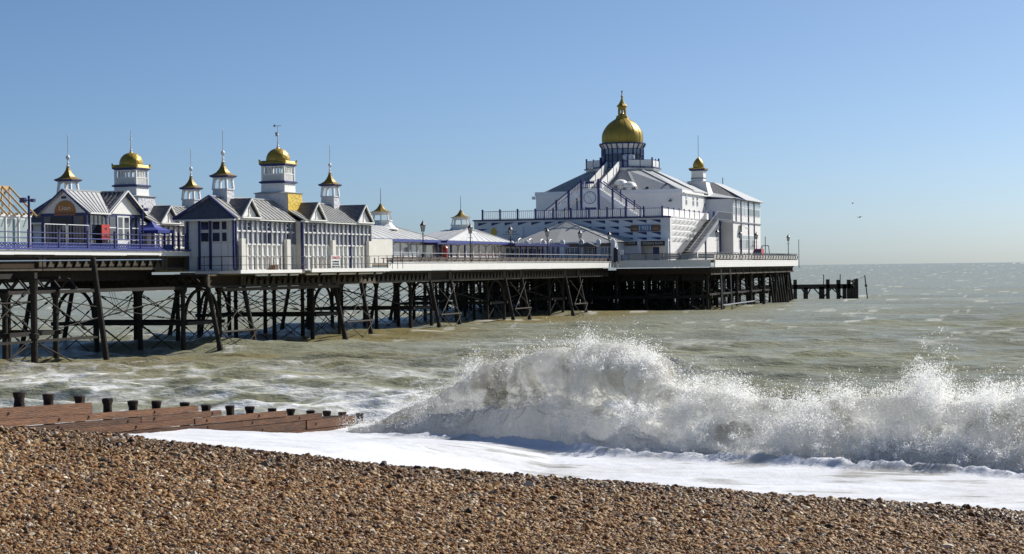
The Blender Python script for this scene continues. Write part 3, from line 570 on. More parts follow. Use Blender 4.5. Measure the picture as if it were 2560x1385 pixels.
for a, b in ((-41.2, -30.5), (-30.4, -20.4)): P_('weathered_beam', MB().box(-.5, -.2, a, b, 4.12, 4.36), 'beamtop')

# columns
colmb = MB().lathe(0, 0, [(.20, -1.6), (.17, 1.75), (.30, 1.78), (.30, 2.02), (.17, 2.05), (.16, 3.0), (.24, 3.02), (.24, 3.14), (.16, 3.16), (.165, 3.95), (.30, 4.2), (.32, 4.45)], 9)
COLM = mesh('column', colmb, 'iron', smooth=True)
thick = MB().lathe(0, 0, [(.22, -1.6), (.20, 1.7), (.30, 1.75), (.30, 2.0), (.20, 2.05), (.20, 4.4), (.30, 5.2)], 9); THICKM = mesh('column', thick, 'iron', smooth=True)
rake = MB().rod((1.1, 0, -1.4), (-.10, 0, 4.45), .19, 9, .17); rake.rod((.92, 0, -.55), (.72, 0, .42), .235, 9, .215); RAKEM = mesh('raking_leg', rake, 'iron', smooth=True)
ROWS = [-2.7, -6.1, -9.6, -13.0]
rodcount = [0]; extra = MB()
def tie(p, q, r=.034):
    if rodcount[0] < 290:
        m_ = MB().rod(p, q, r, 5); a = Vector(p).lerp(Vector(q), .78); b = Vector(p).lerp(Vector(q), .83); m_.rod(a, b, r * 2.1, 5)
        P_('tie_rod', m_, 'iron'); rodcount[0] += 1
    else: extra.rod(p, q, r, 4)
for k, c in enumerate(TW):
    for d in (-2.8, 2.8):
        s_ = c + d
        for t in ROWS: inst('column', COLM, pier, (t, s_, 0))
        if k: inst('raking_leg', RAKEM, pier, (-.62, s_, 0))
        inst('raking_leg', RAKEM, pier, (-15.0, s_, 0), pi)
        for a, b in zip(ROWS, ROWS[1:]):
            for z0, z1 in ((2.0, 4.1), (-.5, 1.9)): tie((a, s_, z0), (b, s_, z1)); tie((b, s_, z0), (a, s_, z1))
        P_('cross_beam', MB().box(-13.3, -2.3, s_ - .11, s_ + .11, 1.78, 2.04), 'iron')
        g = MB().box(-15.2, -.8 if k else -2.4, s_ - .1, s_ + .1, 4.42, 4.62).box(-15.2, -.8 if k else -2.4, s_ - .1, s_ + .1, 5.2, 5.36)
        for j in range(12): x = -15 + j * 1.15; g.beam((x, s_, 4.6), (x + .575, s_, 5.22), .1).beam((x + .575, s_, 5.22), (x + 1.15, s_, 4.6), .1)
        P_('cross_girder', g, 'iron')
    for t in (ROWS[0], ROWS[3]):
        tie((t, c - 2.8, .2), (t, c + 2.8, 3.2)); tie((t, c + 2.8, .2), (t, c - 2.8, 3.2))
        ar = MB(); n = 12
        for j in range(n):
            a0, a1 = pi * j / n, pi * (j + 1) / n
            ar.beam((t, c - 2.55 * cos(a0), 2.2 + 2.1 * sin(a0)), (t, c - 2.55 * cos(a1), 2.2 + 2.1 * sin(a1)), .2, .16)
        if k: P_('arch_brace', ar, 'iron')
        P_('longitudinal_beam', MB().box(t - .1, t + .1, c - 2.6, c + 2.6, 1.76, 2.02), 'iron')
    if k:
        P_('raker_strut', MB().rod((.32, c - 2.8, 1.3), (.32, c + 2.8, 1.3), .075), 'beamtop')
        tie((-.2, c - 2.8, 4.1), (.3, c + 2.8, 1.3)); tie((-.2, c + 2.8, 4.1), (.35, c - 2.8, 1.2)); tie((.35, c - 2.8, 1.25), (.65, c + .9, -.5)); tie((.35, c + 2.8, 1.25), (.65, c - .9, -.5))
    if k + 1 < len(TW):
        for t in (ROWS[0], ROWS[3]): tie((t, c + 2.8, 3.9), (t, TW[k + 1] - 2.8, 2.1)); tie((t, TW[k + 1] - 2.8, 3.9), (t, c + 2.8, 2.1))
# nearest bents on the left
inst('column', THICKM, pier, (-.4, -65.2, 0)); inst('column', THICKM, pier, (-.6, -70.3, 0))
P_('raking_leg', MB().rod((.15, -57.6, -1.4), (-.75, -57.9, 6.5), .20, 9, .17), 'iron', smooth=True)
P_('cross_beam', MB().box(-12, -.2, -65.4, -65.1, 5.25, 5.6), 'iron'); P_('cross_beam', MB().box(-.9, 3.0 - 3.3, -72, -58, 1.5, 1.62), 'iron')
P_('cantilever_walk', MB().box(-3.4, -1.6, -67.6, -64.2, 5.25, 5.55), 'iron')
tie((-.6, -70.3, 4.9), (-.4, -65.2, 2.1), .05); tie((-.6, -70.3, 1.9), (-.4, -65.2, 4.9), .05); tie((-.6, -72, 3.8), (-.4, -65.6, 3.9), .05); tie((-.4, -65.2, 1.6), (-.6, -70.0, -.3), .05); tie((-.4, -65.2, 1.6), (-.5, -59.2, -.4), .05)
tie((-.4, -65.2, 4.6), (-.6, -58, 1.6), .05)
for k in range(3):                                   # slack cables
    cbl = MB(); s_, w, dd_ = -49.5 + .3 * k, 3.2 - .3 * k, 1.7 - .25 * k; pts = [(-4.5, s_ + w * x, 4.3 - dd_ * (1 - (2 * x - 1) ** 2)) for x in np.linspace(0, 1, 11)]
    for a, b in zip(pts, pts[1:]): cbl.rod(a, b, .016, 4)
    P_('hanging_cable', cbl, 'black')
# the forest of legs under the wide end
nc = 0
for i, s_ in enumerate(np.linspace(S0 + 1.6, S1 - 2.5, 13)):
    for j, t in enumerate(np.linspace(-27, TP - 1.0, 11)):
        if nc < 220: inst('column', COLM, pier, (t + (.5 if i % 2 else -.3), s_, 0)); nc += 1
    P_('cross_beam', MB().box(-27.5, TP - .7, s_ - .12, s_ + .12, 1.5, 1.85), 'iron')
    P_('cross_girder', MB().box(-28, TP - .5, s_ - .12, s_ + .12, 4.4, 5.0), 'iron')
    ts = np.linspace(-27, TP - 1.0, 11)
    for a, b in zip(ts, ts[1:]): extra.rod((a, s_, 2.0), (b, s_, 4.3), .05, 4).rod((b, s_, 2.0), (a, s_, 4.3), .05, 4).rod((a, s_, 1.4), (b, s_, -.6), .05, 4)
for t in np.linspace(-27, TP - 1.0, 11)[::2]: P_('longitudinal_beam', MB().box(t - .12, t + .12, S0 + 1, S1 - 2, 1.86, 2.1), 'iron')
edge_g = MB().box(.2, TP - .5, S0 + .25, S0 + .45, 4.55, 5.3); P_('girder', edge_g, 'girderback')
lat = MB().box(TP - .75, TP - .55, S0 + .4, S1 - .6, 4.42, 4.58).box(TP - .75, TP - .55, S0 + .4, S1 - .6, 5.2, 5.34)
for k in range(56):
    a = S0 + .6 + k * 1.08; lat.beam((TP - .65, a, 4.5), (TP - .65, a + 1.08, 5.28), .1).beam((TP - .65, a + 1.08, 4.5), (TP - .65, a, 5.28), .1)
lt = P_('lattice_girder', lat, 'girder'); part('web', MB().box(TP - 1.3, TP - 1.2, S0 + .5, S1 - 16, 4.45, 5.3), 'girderback', lt)
for k in range(9):
    s_ = 108 + k * 2.1; P_('raking_leg', MB().rod((TP - .3, s_ + .5, -1.5), (TP - .95, s_, 4.45), .2, 8, .17), 'iron')
P_('fender_pipe', MB().rod((TP + .2, S0 + 3.5, -.6), (TP + .1, S0 + 3.2, 5), .09), 'grey'); P_('fender_pipe', MB().rod((TP + .2, S0 + 9.5, -.6), (TP + .1, S0 + 9, 5), .09), 'grey')
P_('fender_rail', MB().rod((TP + .25, S0 + 3.5, .6), (TP + .3, S0 + 24, .7), .08), 'grey')
more = MB()
for i, s_ in enumerate(np.linspace(S0 + 3.9, S1 - 4.8, 12)):
    for t in np.linspace(-25.2, TP - 2.6, 11): more.rod((t + random.uniform(-.5, .5), s_ + random.uniform(-.6, .6), -1.5), (t, s_, 4.5), .2, 6)
for i, s_ in enumerate(np.linspace(S0 + 1.6, S1 - 2.5, 13)):
    for t in np.linspace(-25.2, TP - 2.9, 10): more.box(t - 1.6, t + 1.6, s_ - .1, s_ + .1, 3.7, 4.45)
P_('column', more, 'iron', kind='stuff')
o = P_('tie_rod', extra, 'iron', kind='stuff')

# railings and edge seats
def bracket(t, s_, z): return MB().beam((t - .05, s_, z), (t + .12, s_ + .06, z + .45), .07, .05).beam((t + .12, s_ + .06, z + .45), (t + .05, s_ + .12, z + .86), .06, .05)
BR = mesh('bracket', bracket(0, 0, 0), 'black')
P_('handrail', MB().rod((-.25, -9.6, 6.98), (-.25, S0, 7.0), .04, 6), 'grey')
for s_ in np.arange(-8.6, 64.5, 2.35): inst('bracket', BR, pier, (-.3, s_, 6.14))
for a in np.arange(-9.6, 64, 9.4):
    b = min(a + 9.35, S0 - .4)
    P_('bench_back', MB().box(-.42, -.36, a, b, 6.2, 6.42), 'brown'); P_('bench_back', MB().box(-.40, -.34, a, b, 6.44, 6.62), 'brown')
    P_('bench_seat', MB().box(-.95, -.45, a, b, 6.5, 6.55), 'brown')
for k in range(5):                                   # wide end, landward edge
    t0 = 1.9 + k * 2.16
    for j in range(3): P_('bench_back', MB().box(t0 + .05, t0 + 2.1, S0 + .32 + j * .03, S0 + .37 + j * .03, 6.42 + j * .21, 6.61 + j * .21), 'benchgrey')
    inst('bracket', BR, pier, (t0, S0 + .22, 6.3), pi / 2)
P_('handrail', MB().rod((.4, S0 + .42, 7.12), (TP - .1, S0 + .42, 7.12), .04, 6), 'black')
hook = MB(); pr = [(-.35, 6.3), (-.05, 6.28), (.16, 6.5), (.18, 6.78), (.02, 7.02), (-.06, 7.14)]
for a, b in zip(pr, pr[1:]): hook.beam((a[0], 0, a[1]), (b[0], 0, b[1]), .1, .07)
HK = mesh('bracket', hook, 'black')
for s_ in np.linspace(S0 + 1, S1 - .4, 30): inst('bracket', HK, pier, (TP - .15, s_, 0))
for k in range(6):
    a, b = S0 + .8 + k * 10.2, S0 + .8 + k * 10.2 + 10.1
    for j in range(3): P_('bench_back', MB().box(TP - .36 + .02 * j, TP - .30 + .02 * j, a, b, 6.38 + j * .23, 6.57 + j * .23), 'benchgrey')
P_('handrail', MB().rod((TP - .12, S0 + .5, 7.16), (TP - .12, S1, 7.16), .045, 6), 'black')
P_('handrail', MB().rod((TP - .12, S1, 7.16), (-28, S1, 7.16), .045, 6), 'black')
for t in np.linspace(TP - 2.2, -2, 8): inst('bracket', HK, pier, (t, S1 - .1, 0), pi / 2)
# blue railing on the left deck
fence = [-74.5 + 3.45 * k for k in range(10)] + [-42.3, -41.4, -40.3]
POSTM = mesh('railing_post', MB().box(-.06, .06, -.06, .06, 0, 1.18).box(-.09, .09, -.09, .09, .1, .2).lathe(0, 0, [(.07, 1.18), (.09, 1.24), (.03, 1.3)], 6), 'navy')
for s_ in fence: inst('railing_post', POSTM, pier, (-3.55, s_, 7.02))
for z in (7.45, 7.76, 8.1): P_('handrail', MB().rod((-3.55, -76, z), (-3.55, -40, z), .032, 6), 'blue' if z < 8 else 'navy')
for a, b in zip(fence[:-3], fence[1:]):
    g = MB(); n = 10; w = (b - a - .16) / n
    for k in range(n):
        c = a + .08 + k * w; g.beam((-3.55, c, 7.1), (-3.55, c + w, 7.42), .05, .03).beam((-3.55, c + w, 7.1), (-3.55, c, 7.42), .05, .03)
    g.box(-3.57, -3.53, a + .08, b - .08, 7.2, 7.29)
    P_('railing_panel', g, 'blue')
# thin rail round the boarded pavilion's apron
for z in (5.98, 6.6):
    P_('handrail', MB().rod((1.25, -41.3, z), (1.25, -30.2, z), .022, 5), 'black'); P_('handrail', MB().rod((1.66, -30.1, z), (1.66, -10.4, z + .1), .022, 5), 'black')
    P_('handrail', MB().rod((-2.4, -40.72, z), (1.25, -41.3, z), .022, 5), 'black')
for s_ in np.linspace(-41.3, -30.4, 6): P_('rail_post', MB().rod((1.25, s_, 5.5), (1.25, s_, 6.6), .024, 5), 'black')
for s_ in np.linspace(-30, -14.6, 9): P_('rail_post', MB().rod((1.66, s_, 5.5), (1.66, s_, 6.64), .024, 5), 'black')
for t in (-2.4, -1.9, -.5, .6): P_('rail_post', MB().rod((t, -40.75, 5.5), (t, -40.75, 6.6), .024, 5), 'black')
for s_ in np.linspace(-14, -10.4, 4): P_('rail_post', MB().rod((1.4, s_, 5.6), (1.4, s_, 6.75), .024, 5), 'black')
P_('notice_mast', MB().rod((TP + .1, S1 + .3, 5.0), (TP + .1, S1 + .3, 9.4), .05, 6), 'black')
# ================================================================== roof helpers
def roof_strips(p, name, m, e0, e1, r0, r1, n, th=.06, rib=.05):
    """panels between eave line e0-e1 and ridge line r0-r1, each with its own standing seam"""
    e0, e1, r0, r1 = map(Vector, (e0, e1, r0, r1)); nr = (e1 - e0).cross(r0 - e0).normalized()
    if nr.z < 0: nr = -nr
    gp = .035 / (e1 - e0).length
    for k in range(n):
        a, b = k / n, (k + 1) / n; q = [e0.lerp(e1, a), e0.lerp(e1, b - gp), r0.lerp(r1, b - gp), r0.lerp(r1, a)]
        mb = MB().prism(q, nr * -th)
        mb.beam(q[0] + nr * rib * .4, q[3] + nr * rib * .4, .05, rib, up=nr); part(name, mb, m, p)
def cupola(p, t, s, z0, zt, half, spire_ball, spire_top, name='cupola'):
    """small open turret: tiled base, four raked legs with arches, concave gold roof, ball and spire. z0 base, zt foot of the legs"""
    o = part(name, MB().sq(t, s, [(half * 1.02, z0), (half * .90, zt - .02)]).sq(t, s, [(half * 1.0, zt - .04), (half * 1.0, zt + .06)]), 'scallop', p)
    lt = zt + .88; g = MB(); h0, h1 = half * .86, half * .74
    for a in (-1, 1):
        for b in (-1, 1): part('leg', MB().beam((t + a * h0, s + b * h0, zt + .05), (t + a * h1, s + b * h1, lt), .17), 'white', o)
    for ax in (0, 1):
        for sg in (-1, 1):
            m_ = MB(); pts = [(-h1, lt - .02), (h1, lt - .02)] + [(h1 * cos(pi * j / 8) * .86, lt - .36 + .26 * sin(pi * j / 8)) for j in range(9)]
            def P3(x, z): return (t + x, s + sg * (h1 + .01), z) if ax == 0 else (t + sg * (h1 + .01), s + x, z)
            for j in range(8):
                x0, z_0 = pts[2 + j]; x1, z_1 = pts[3 + j]
                m_.prism([P3(x0, z_0), P3(x1, z_1), P3(x1, lt), P3(x0, lt)], (0, -.07 * sg, 0) if ax == 0 else (-.07 * sg, 0, 0))
            part('arch', m_, 'white', o)
    part('eave', MB().sq(t, s, [(half * 1.02, lt - .02), (half * 1.22, lt + .08), (half * 1.22, lt + .13)]), 'navy', o)
    prof = [(half * 1.23, lt + .13), (half * .92, lt + .22), (half * .62, lt + .36), (half * .38, lt + .58), (half * .22, lt + .82), (half * .12, lt + 1.1)]
    part('cupola_roof', MB().sq(t, s, prof), 'golddark', o)
    sp = MB().lathe(t, s, [(.14, lt + 1.08), (.15, lt + 1.14), (.08, lt + 1.2), (.07, lt + 1.34), (.12, lt + 1.38), (.05, lt + 1.44), (.035, spire_ball - .2), (.13, spire_ball - .11), (.16, spire_ball), (.13, spire_ball + .11), (.03, spire_ball + .2), (.022, spire_top), (.05, spire_top + .04), (.02, spire_top + .1)], 8)
    part('spire', sp, 'white', o, smooth=True); return o
def lantern_tower(p, t, s, base_m, side_m, vane):
    o = part('lantern_tower', MB().sq(t, s, [(1.42, 9.7), (1.34, 11.48)]), base_m, p)
    if side_m: part('tiled_face', MB().prism([(t + 1.43, s - 1.38, 9.75), (t + 1.43, s + 1.38, 9.75), (t + 1.36, s + 1.3, 11.47), (t + 1.36, s - 1.3, 11.47)], (.03, 0, 0)), side_m, o)
    part('ledge', MB().sq(t, s, [(1.40, 11.48), (1.46, 11.54), (1.02, 11.64)]), 'leadpale', o)
    part('drum', MB().sq(t, s, [(1.0, 11.6), (.98, 12.28)]), 'white', o)
    part('cornice', MB().sq(t, s, [(1.0, 12.28), (1.13, 12.34), (1.13, 12.42), (.98, 12.48)]), 'navy', o)
    part('core', MB().sq(t, s, [(.72, 12.45), (.72, 13.0)]), 'cream', o)
    for ax in (0, 1):
        for sg in (-1, 1):
            def B(x0, x1, z0, z1, d0, d1):
                return MB().box(t + x0, t + x1, s + (min(sg * d0, sg * d1)), s + max(sg * d0, sg * d1), z0, z1) if ax == 0 else MB().box(t + min(sg * d0, sg * d1), t + max(sg * d0, sg * d1), s + x0, s + x1, z0, z1)
            for k in range(6): part('louvre', B(-.86, .86, 12.5 + k * .085, 12.5 + k * .085 + .06, .78, .93), 'white', o)
            for x in (-.42, -.14, .14, .42): part('mullion', B(x - .05, x + .05, 13.0, 13.62, .82, .93), 'white', o)
            part('rail', B(-.9, .9, 12.98, 13.06, .80, .95), 'white', o); part('rail', B(-.9, .9, 13.54, 13.66, .80, .95), 'white', o)
    for a in (-1, 1):
        for b in (-1, 1): part('corner_post', MB().box(t + a * .9 - .08, t + a * .9 + .08, s + b * .9 - .08, s + b * .9 + .08, 12.45, 13.66), 'white', o)
    part('eave', MB().sq(t, s, [(.96, 13.62), (1.11, 13.74), (1.11, 13.8)]), 'navy', o)
    cap = MB().sq(t, s, [(1.12, 13.8), (1.08, 13.9), (1.0, 14.02), (.9, 14.05)])
    for a in (-1, 1):
        for b in (-1, 1): cap.prism([(t + a * 1.11, s + b * 1.11, 13.82), (t + a * .8, s + b * 1.11, 13.86), (t + a * 1.13, s + b * 1.13, 14.14)], (0, -b * .12, 0)).prism([(t + a * 1.11, s + b * 1.11, 13.82), (t + a * 1.11, s + b * .8, 13.86), (t + a * 1.13, s + b * 1.13, 14.14)], (-a * .12, 0, 0))
    part('roof_skirt', cap, 'gold', o)
    part('gold_dome', MB().lathe(t, s, [(.93, 13.98), (.94, 14.15), (.91, 14.36), (.80, 14.62), (.60, 14.84), (.36, 14.97), (.14, 15.03), (.1, 15.1)], 20), 'goldscale', o, smooth=True)
    sp = MB().lathe(t, s, [(.13, 15.05), (.09, 15.15), (.12, 15.22), (.06, 15.3), (.035, 16.0), (.1, 16.08), (.035, 16.16), (.025, 16.8)], 8)
    part('spire', sp, 'white', o)
    if vane: part('weather_vane', MB().beam((t - .3, s, 16.78), (t + .3, s, 16.78), .035).beam((t, s - .3, 16.7), (t, s + .3, 16.7), .035).box(t - .34, t - .2, s - .02, s + .02, 16.7, 16.88).prism([(t - .02, s, 16.25), (t - .22, s, 16.3), (t - .18, s, 15.98), (t - .02, s, 15.95)], (0, .03, 0)), 'grey', o)
    return o
# ================================================================== boarded pavilions, one on each side of the deck
def boarded_pavilion(dt, ds, label, full):
    p = thing('boarded_pavilion', label, 'pavilion', (-1.9 + dt, -28 + ds, 5.5), 'boarded pavilions facing each other across the pier')
    X = lambda t: t + dt
    Y = lambda s: s + ds
    core = MB().box(X(-4.0), X(-.10), Y(-39.7), Y(-29.5), 5.55, 9.3).box(X(-4.0), X(.53), Y(-29.5), Y(-15.9), 5.55, 9.3); part('wall', core, 'cream', p)
    rails = (5.62, 6.62, 7.5, 8.45, 9.18)
    def face(t, sa, sb, n, wins, dark):
        w = (sb - sa) / n
        for k in range(n):
            for j in range(4):
                a, b = Y(sa + k * w + .06), Y(sa + (k + 1) * w - .06)
                if (k, j) in wins:
                    fr = part('window', MB().box(X(t - .09), X(t - .04), a, b, rails[j] + .03, rails[j + 1] - .03), 'upvc', p)
                    part('pane', MB().box(X(t - .05), X(t - .025), a + .08, b - .08, rails[j] + .1, rails[j + 1] - .12), 'glasspale' if k % 2 else 'glass', fr)
                    if j == 3: part('glazing_bar', MB().box(X(t - .03), X(t - .012), a + .08, b - .08, rails[j] + .32, rails[j] + .38), 'upvc', fr)
                else: part('wall_panel', MB().box(X(t - .12), X(t - .03 + random.uniform(-.008, .008)), a, b, rails[j] + .02, rails[j + 1] - .02), 'cream' if random.random() < .4 else 'white', p)
        for k in range(n + 1):
            c = Y(sa + k * w)
            part('batten', MB().box(X(t - .1), X(t + .13), c - .06, c + .06, 5.6, 7.5), 'navy' if k in dark else 'white', p); part('batten', MB().box(X(t - .1), X(t + .125), c - .085, c + .085, 7.5, 9.22), 'navy' if k in dark else 'navyshadow', p)
        for z in rails[:-1]: part('rail', MB().box(X(t - .1), X(t + .085), Y(sa), Y(sb), z - .05, z + .05), 'white', p)
        part('fascia', MB().box(X(t - .05), X(t + .30), Y(sa - .1), Y(sb + .1), 9.24, 9.38), 'white', p)
    face(0, -39.6, -29.6, 12, {(1, 3), (2, 3), (5, 3), (6, 3), (5, 2), (6, 2), (10, 3), (11, 3), (10, 2), (11, 2)}, {0})
    face(.65, -29.5, -15.9, 16, {(1, 3), (2, 3)}, {0, 11})
    # landward end
    s_ = -39.75
    for k, (a, b) in enumerate(((-3.6, -2.76), (-2.68, -1.93), (-1.76, -1.05), (-1.01, -.5), (-.46, -.05))):
        for z0, z1 in ((5.6, 6.55), (6.57, 7.58)): part('wall_panel', MB().box(X(a), X(b), Y(s_ - .05), Y(s_), z0, z1), 'paleblue', p)
        if k in (1, 2, 3):
            for z0, z1 in ((7.62, 8.42), (8.46, 9.2)):
                fr = part('window', MB().box(X(a), X(b), Y(s_ - .05), Y(s_), z0, z1), 'upvc', p); part('pane', MB().box(X(a + .075), X(b - .075), Y(s_ - .07), Y(s_ - .045), z0 + .08, z1 - .1), 'glass', fr)
        else:
            for z0, z1 in ((7.6, 8.5), (8.52, 9.2)): part('wall_panel', MB().box(X(a), X(b), Y(s_ - .05), Y(s_), z0, z1), 'paleblue', p)
    for t in (-3.66, -2.72, -1.85, 0.0): part('corner_post', MB().box(X(t - .075), X(t + .075), Y(s_ - .16), Y(s_ - .02), 5.7, 9.25), 'navy', p)
    # roof
    rz, rt = 10.95, -1.9
    roof_strips(p, 'roof_panel', 'lead', (X(.33), Y(-39.9), 9.36), (X(.33), Y(-29.6), 9.36), (X(rt), Y(-39.9), rz), (X(rt), Y(-29.6), rz), 15)
    roof_strips(p, 'roof_panel', 'lead', (X(.98), Y(-29.58), 9.36), (X(.98), Y(-15.6), 9.36), (X(rt), Y(-29.58), rz), (X(rt), Y(-15.6), rz), 20)
    part('roof_slope', MB().prism([(X(-4.4), Y(-40.3), 9.3), (X(-4.4), Y(-15.6), 9.3), (X(rt), Y(-15.6), rz), (X(rt), Y(-40), rz)], (0, 0, -.08)), 'lead', p)
    part('ridge', MB().box(X(rt - .1), X(rt + .1), Y(-39.9), Y(-15.6), rz - .02, rz + .08), 'leadpale', p)
    gb = part('hipped_gable', MB().prism([(X(-4.42), Y(-40.45), 9.3), (X(.36), Y(-40.45), 9.3), (X(rt), Y(-39.7), rz - .02)], (0, .5, 0)), 'slate', p)
    part('bargeboard', MB().beam((X(-4.5), Y(-40.5), 9.33), (X(rt), Y(-39.85), rz + .02), .16).beam((X(.44), Y(-40.5), 9.33), (X(rt), Y(-39.85), rz + .02), .16), 'navy', gb)
    part('eave_board', MB().box(X(-4.4), X(.4), Y(-40.5), Y(-40.35), 9.16, 9.28), 'white', gb)
    part('gable', MB().prism([(X(-4.0), Y(-15.9), 9.3), (X(.6), Y(-15.9), 9.3), (X(rt), Y(-15.9), rz - .1)], (0, .15, 0)), 'white', p)
    for t0, a, b, ap in ((.36, -39.2, -36.0, 10.78), (1.0, -28.75, -25.55, 10.78), (1.0, -19.3, -15.8, 10.86)):   # little gables over the eaves
        c = (a + b) / 2
        g = part('dormer', MB().prism([(X(rt + .3), Y(c), ap), (X(t0), Y(c), ap), (X(t0), Y(a), 9.4), (X(t0 - 1.4), Y(a), 9.4)], (0, .001, .05)).prism([(X(rt + .3), Y(c), ap), (X(t0), Y(c), ap), (X(t0), Y(b), 9.4), (X(t0 - 1.4), Y(b), 9.4)], (0, .001, .05)), 'slate', p)
        part('dormer_panel', MB().prism([(X(t0 - .30), Y(a + .25), 9.42), (X(t0 - .30), Y(b - .25), 9.42), (X(t0 - .30), Y(c), ap - .25)], (.06, 0, 0)), 'white', g)
        bb = MB().beam((X(t0), Y(a), 9.40), (X(t0), Y(c), ap), .1).beam((X(t0), Y(b), 9.40), (X(t0), Y(c), ap), .1).box(X(t0 - .05), X(t0 + .05), Y(a), Y(b), 9.36, 9.46); part('bargeboard', bb, 'white', g)
        part('fin', MB().beam((X(t0 - .22), Y(c), 9.45), (X(t0 - .22), Y(c), ap - .5), .07), 'white', g)
    if full:
        for s0, t0 in ((-39.3, 0), (-31.6, 0), (-24.5, .65), (-17.0, .65)):
            part('screen_fin', MB().box(t0 + .1, t0 + .36, s0, s0 + .62, 5.56, 7.9), 'cream', p)
        part('access_door', MB().box(.02, .06, -33.2, -32.5, 5.6, 6.45), 'white', p)
    cupola(p, X(rt), Y(-37.6), 10.2, 11.5, .62, 14.15, 15.75)
    cupola(p, X(rt), Y(-18.2), 10.2, 11.6, .62, 14.2, 15.8)
    lantern_tower(p, X(rt), Y(-28.2), 'scallop', 'yellow' if full else None, full)
    return p
boarded_pavilion(0, 0, 'white boarded pavilion with yellow tiled tower base, overhanging the near edge of the pier', True)
boarded_pavilion(-12.3, -.9, 'white boarded pavilion half hidden behind the cafe kiosk, its dome without weather vane', False)
# wooden crate on the apron
cr = thing('crate', 'small brown wooden box standing against the white boarded wall', 'crate', (.35, -33.9, 5.52))
part('box', MB().box(.15, .55, -34.2, -33.6, 5.52, 5.95), 'signbrown', cr); part('lid', MB().box(.12, .58, -34.23, -33.57, 5.95, 6.0), 'timber', cr)
# danger notice on the apron rail
dn = thing('danger_sign', 'white warning board with red heading fixed to the thin apron rail', 'sign', (1.72, -25.6, 5.65))
part('board', MB().box(1.70, 1.74, -26.55, -24.75, 5.62, 6.68), 'upvc', dn)
text('heading', 'DANGER', .34, 'red', dn, (1.75, -25.65, 6.5), (0, 1, 0), (0, 0, 1), .006, 1.55)
for k, tx in enumerate(('NO SWIMMING', 'NO BOATING', 'UNDER THE PIER')): text('line_of_text', tx, .2, 'black', dn, (1.75, -25.65, 6.2 - k * .2), (0, 1, 0), (0, 0, 1), .006, 1.3 if k < 2 else 1.5)

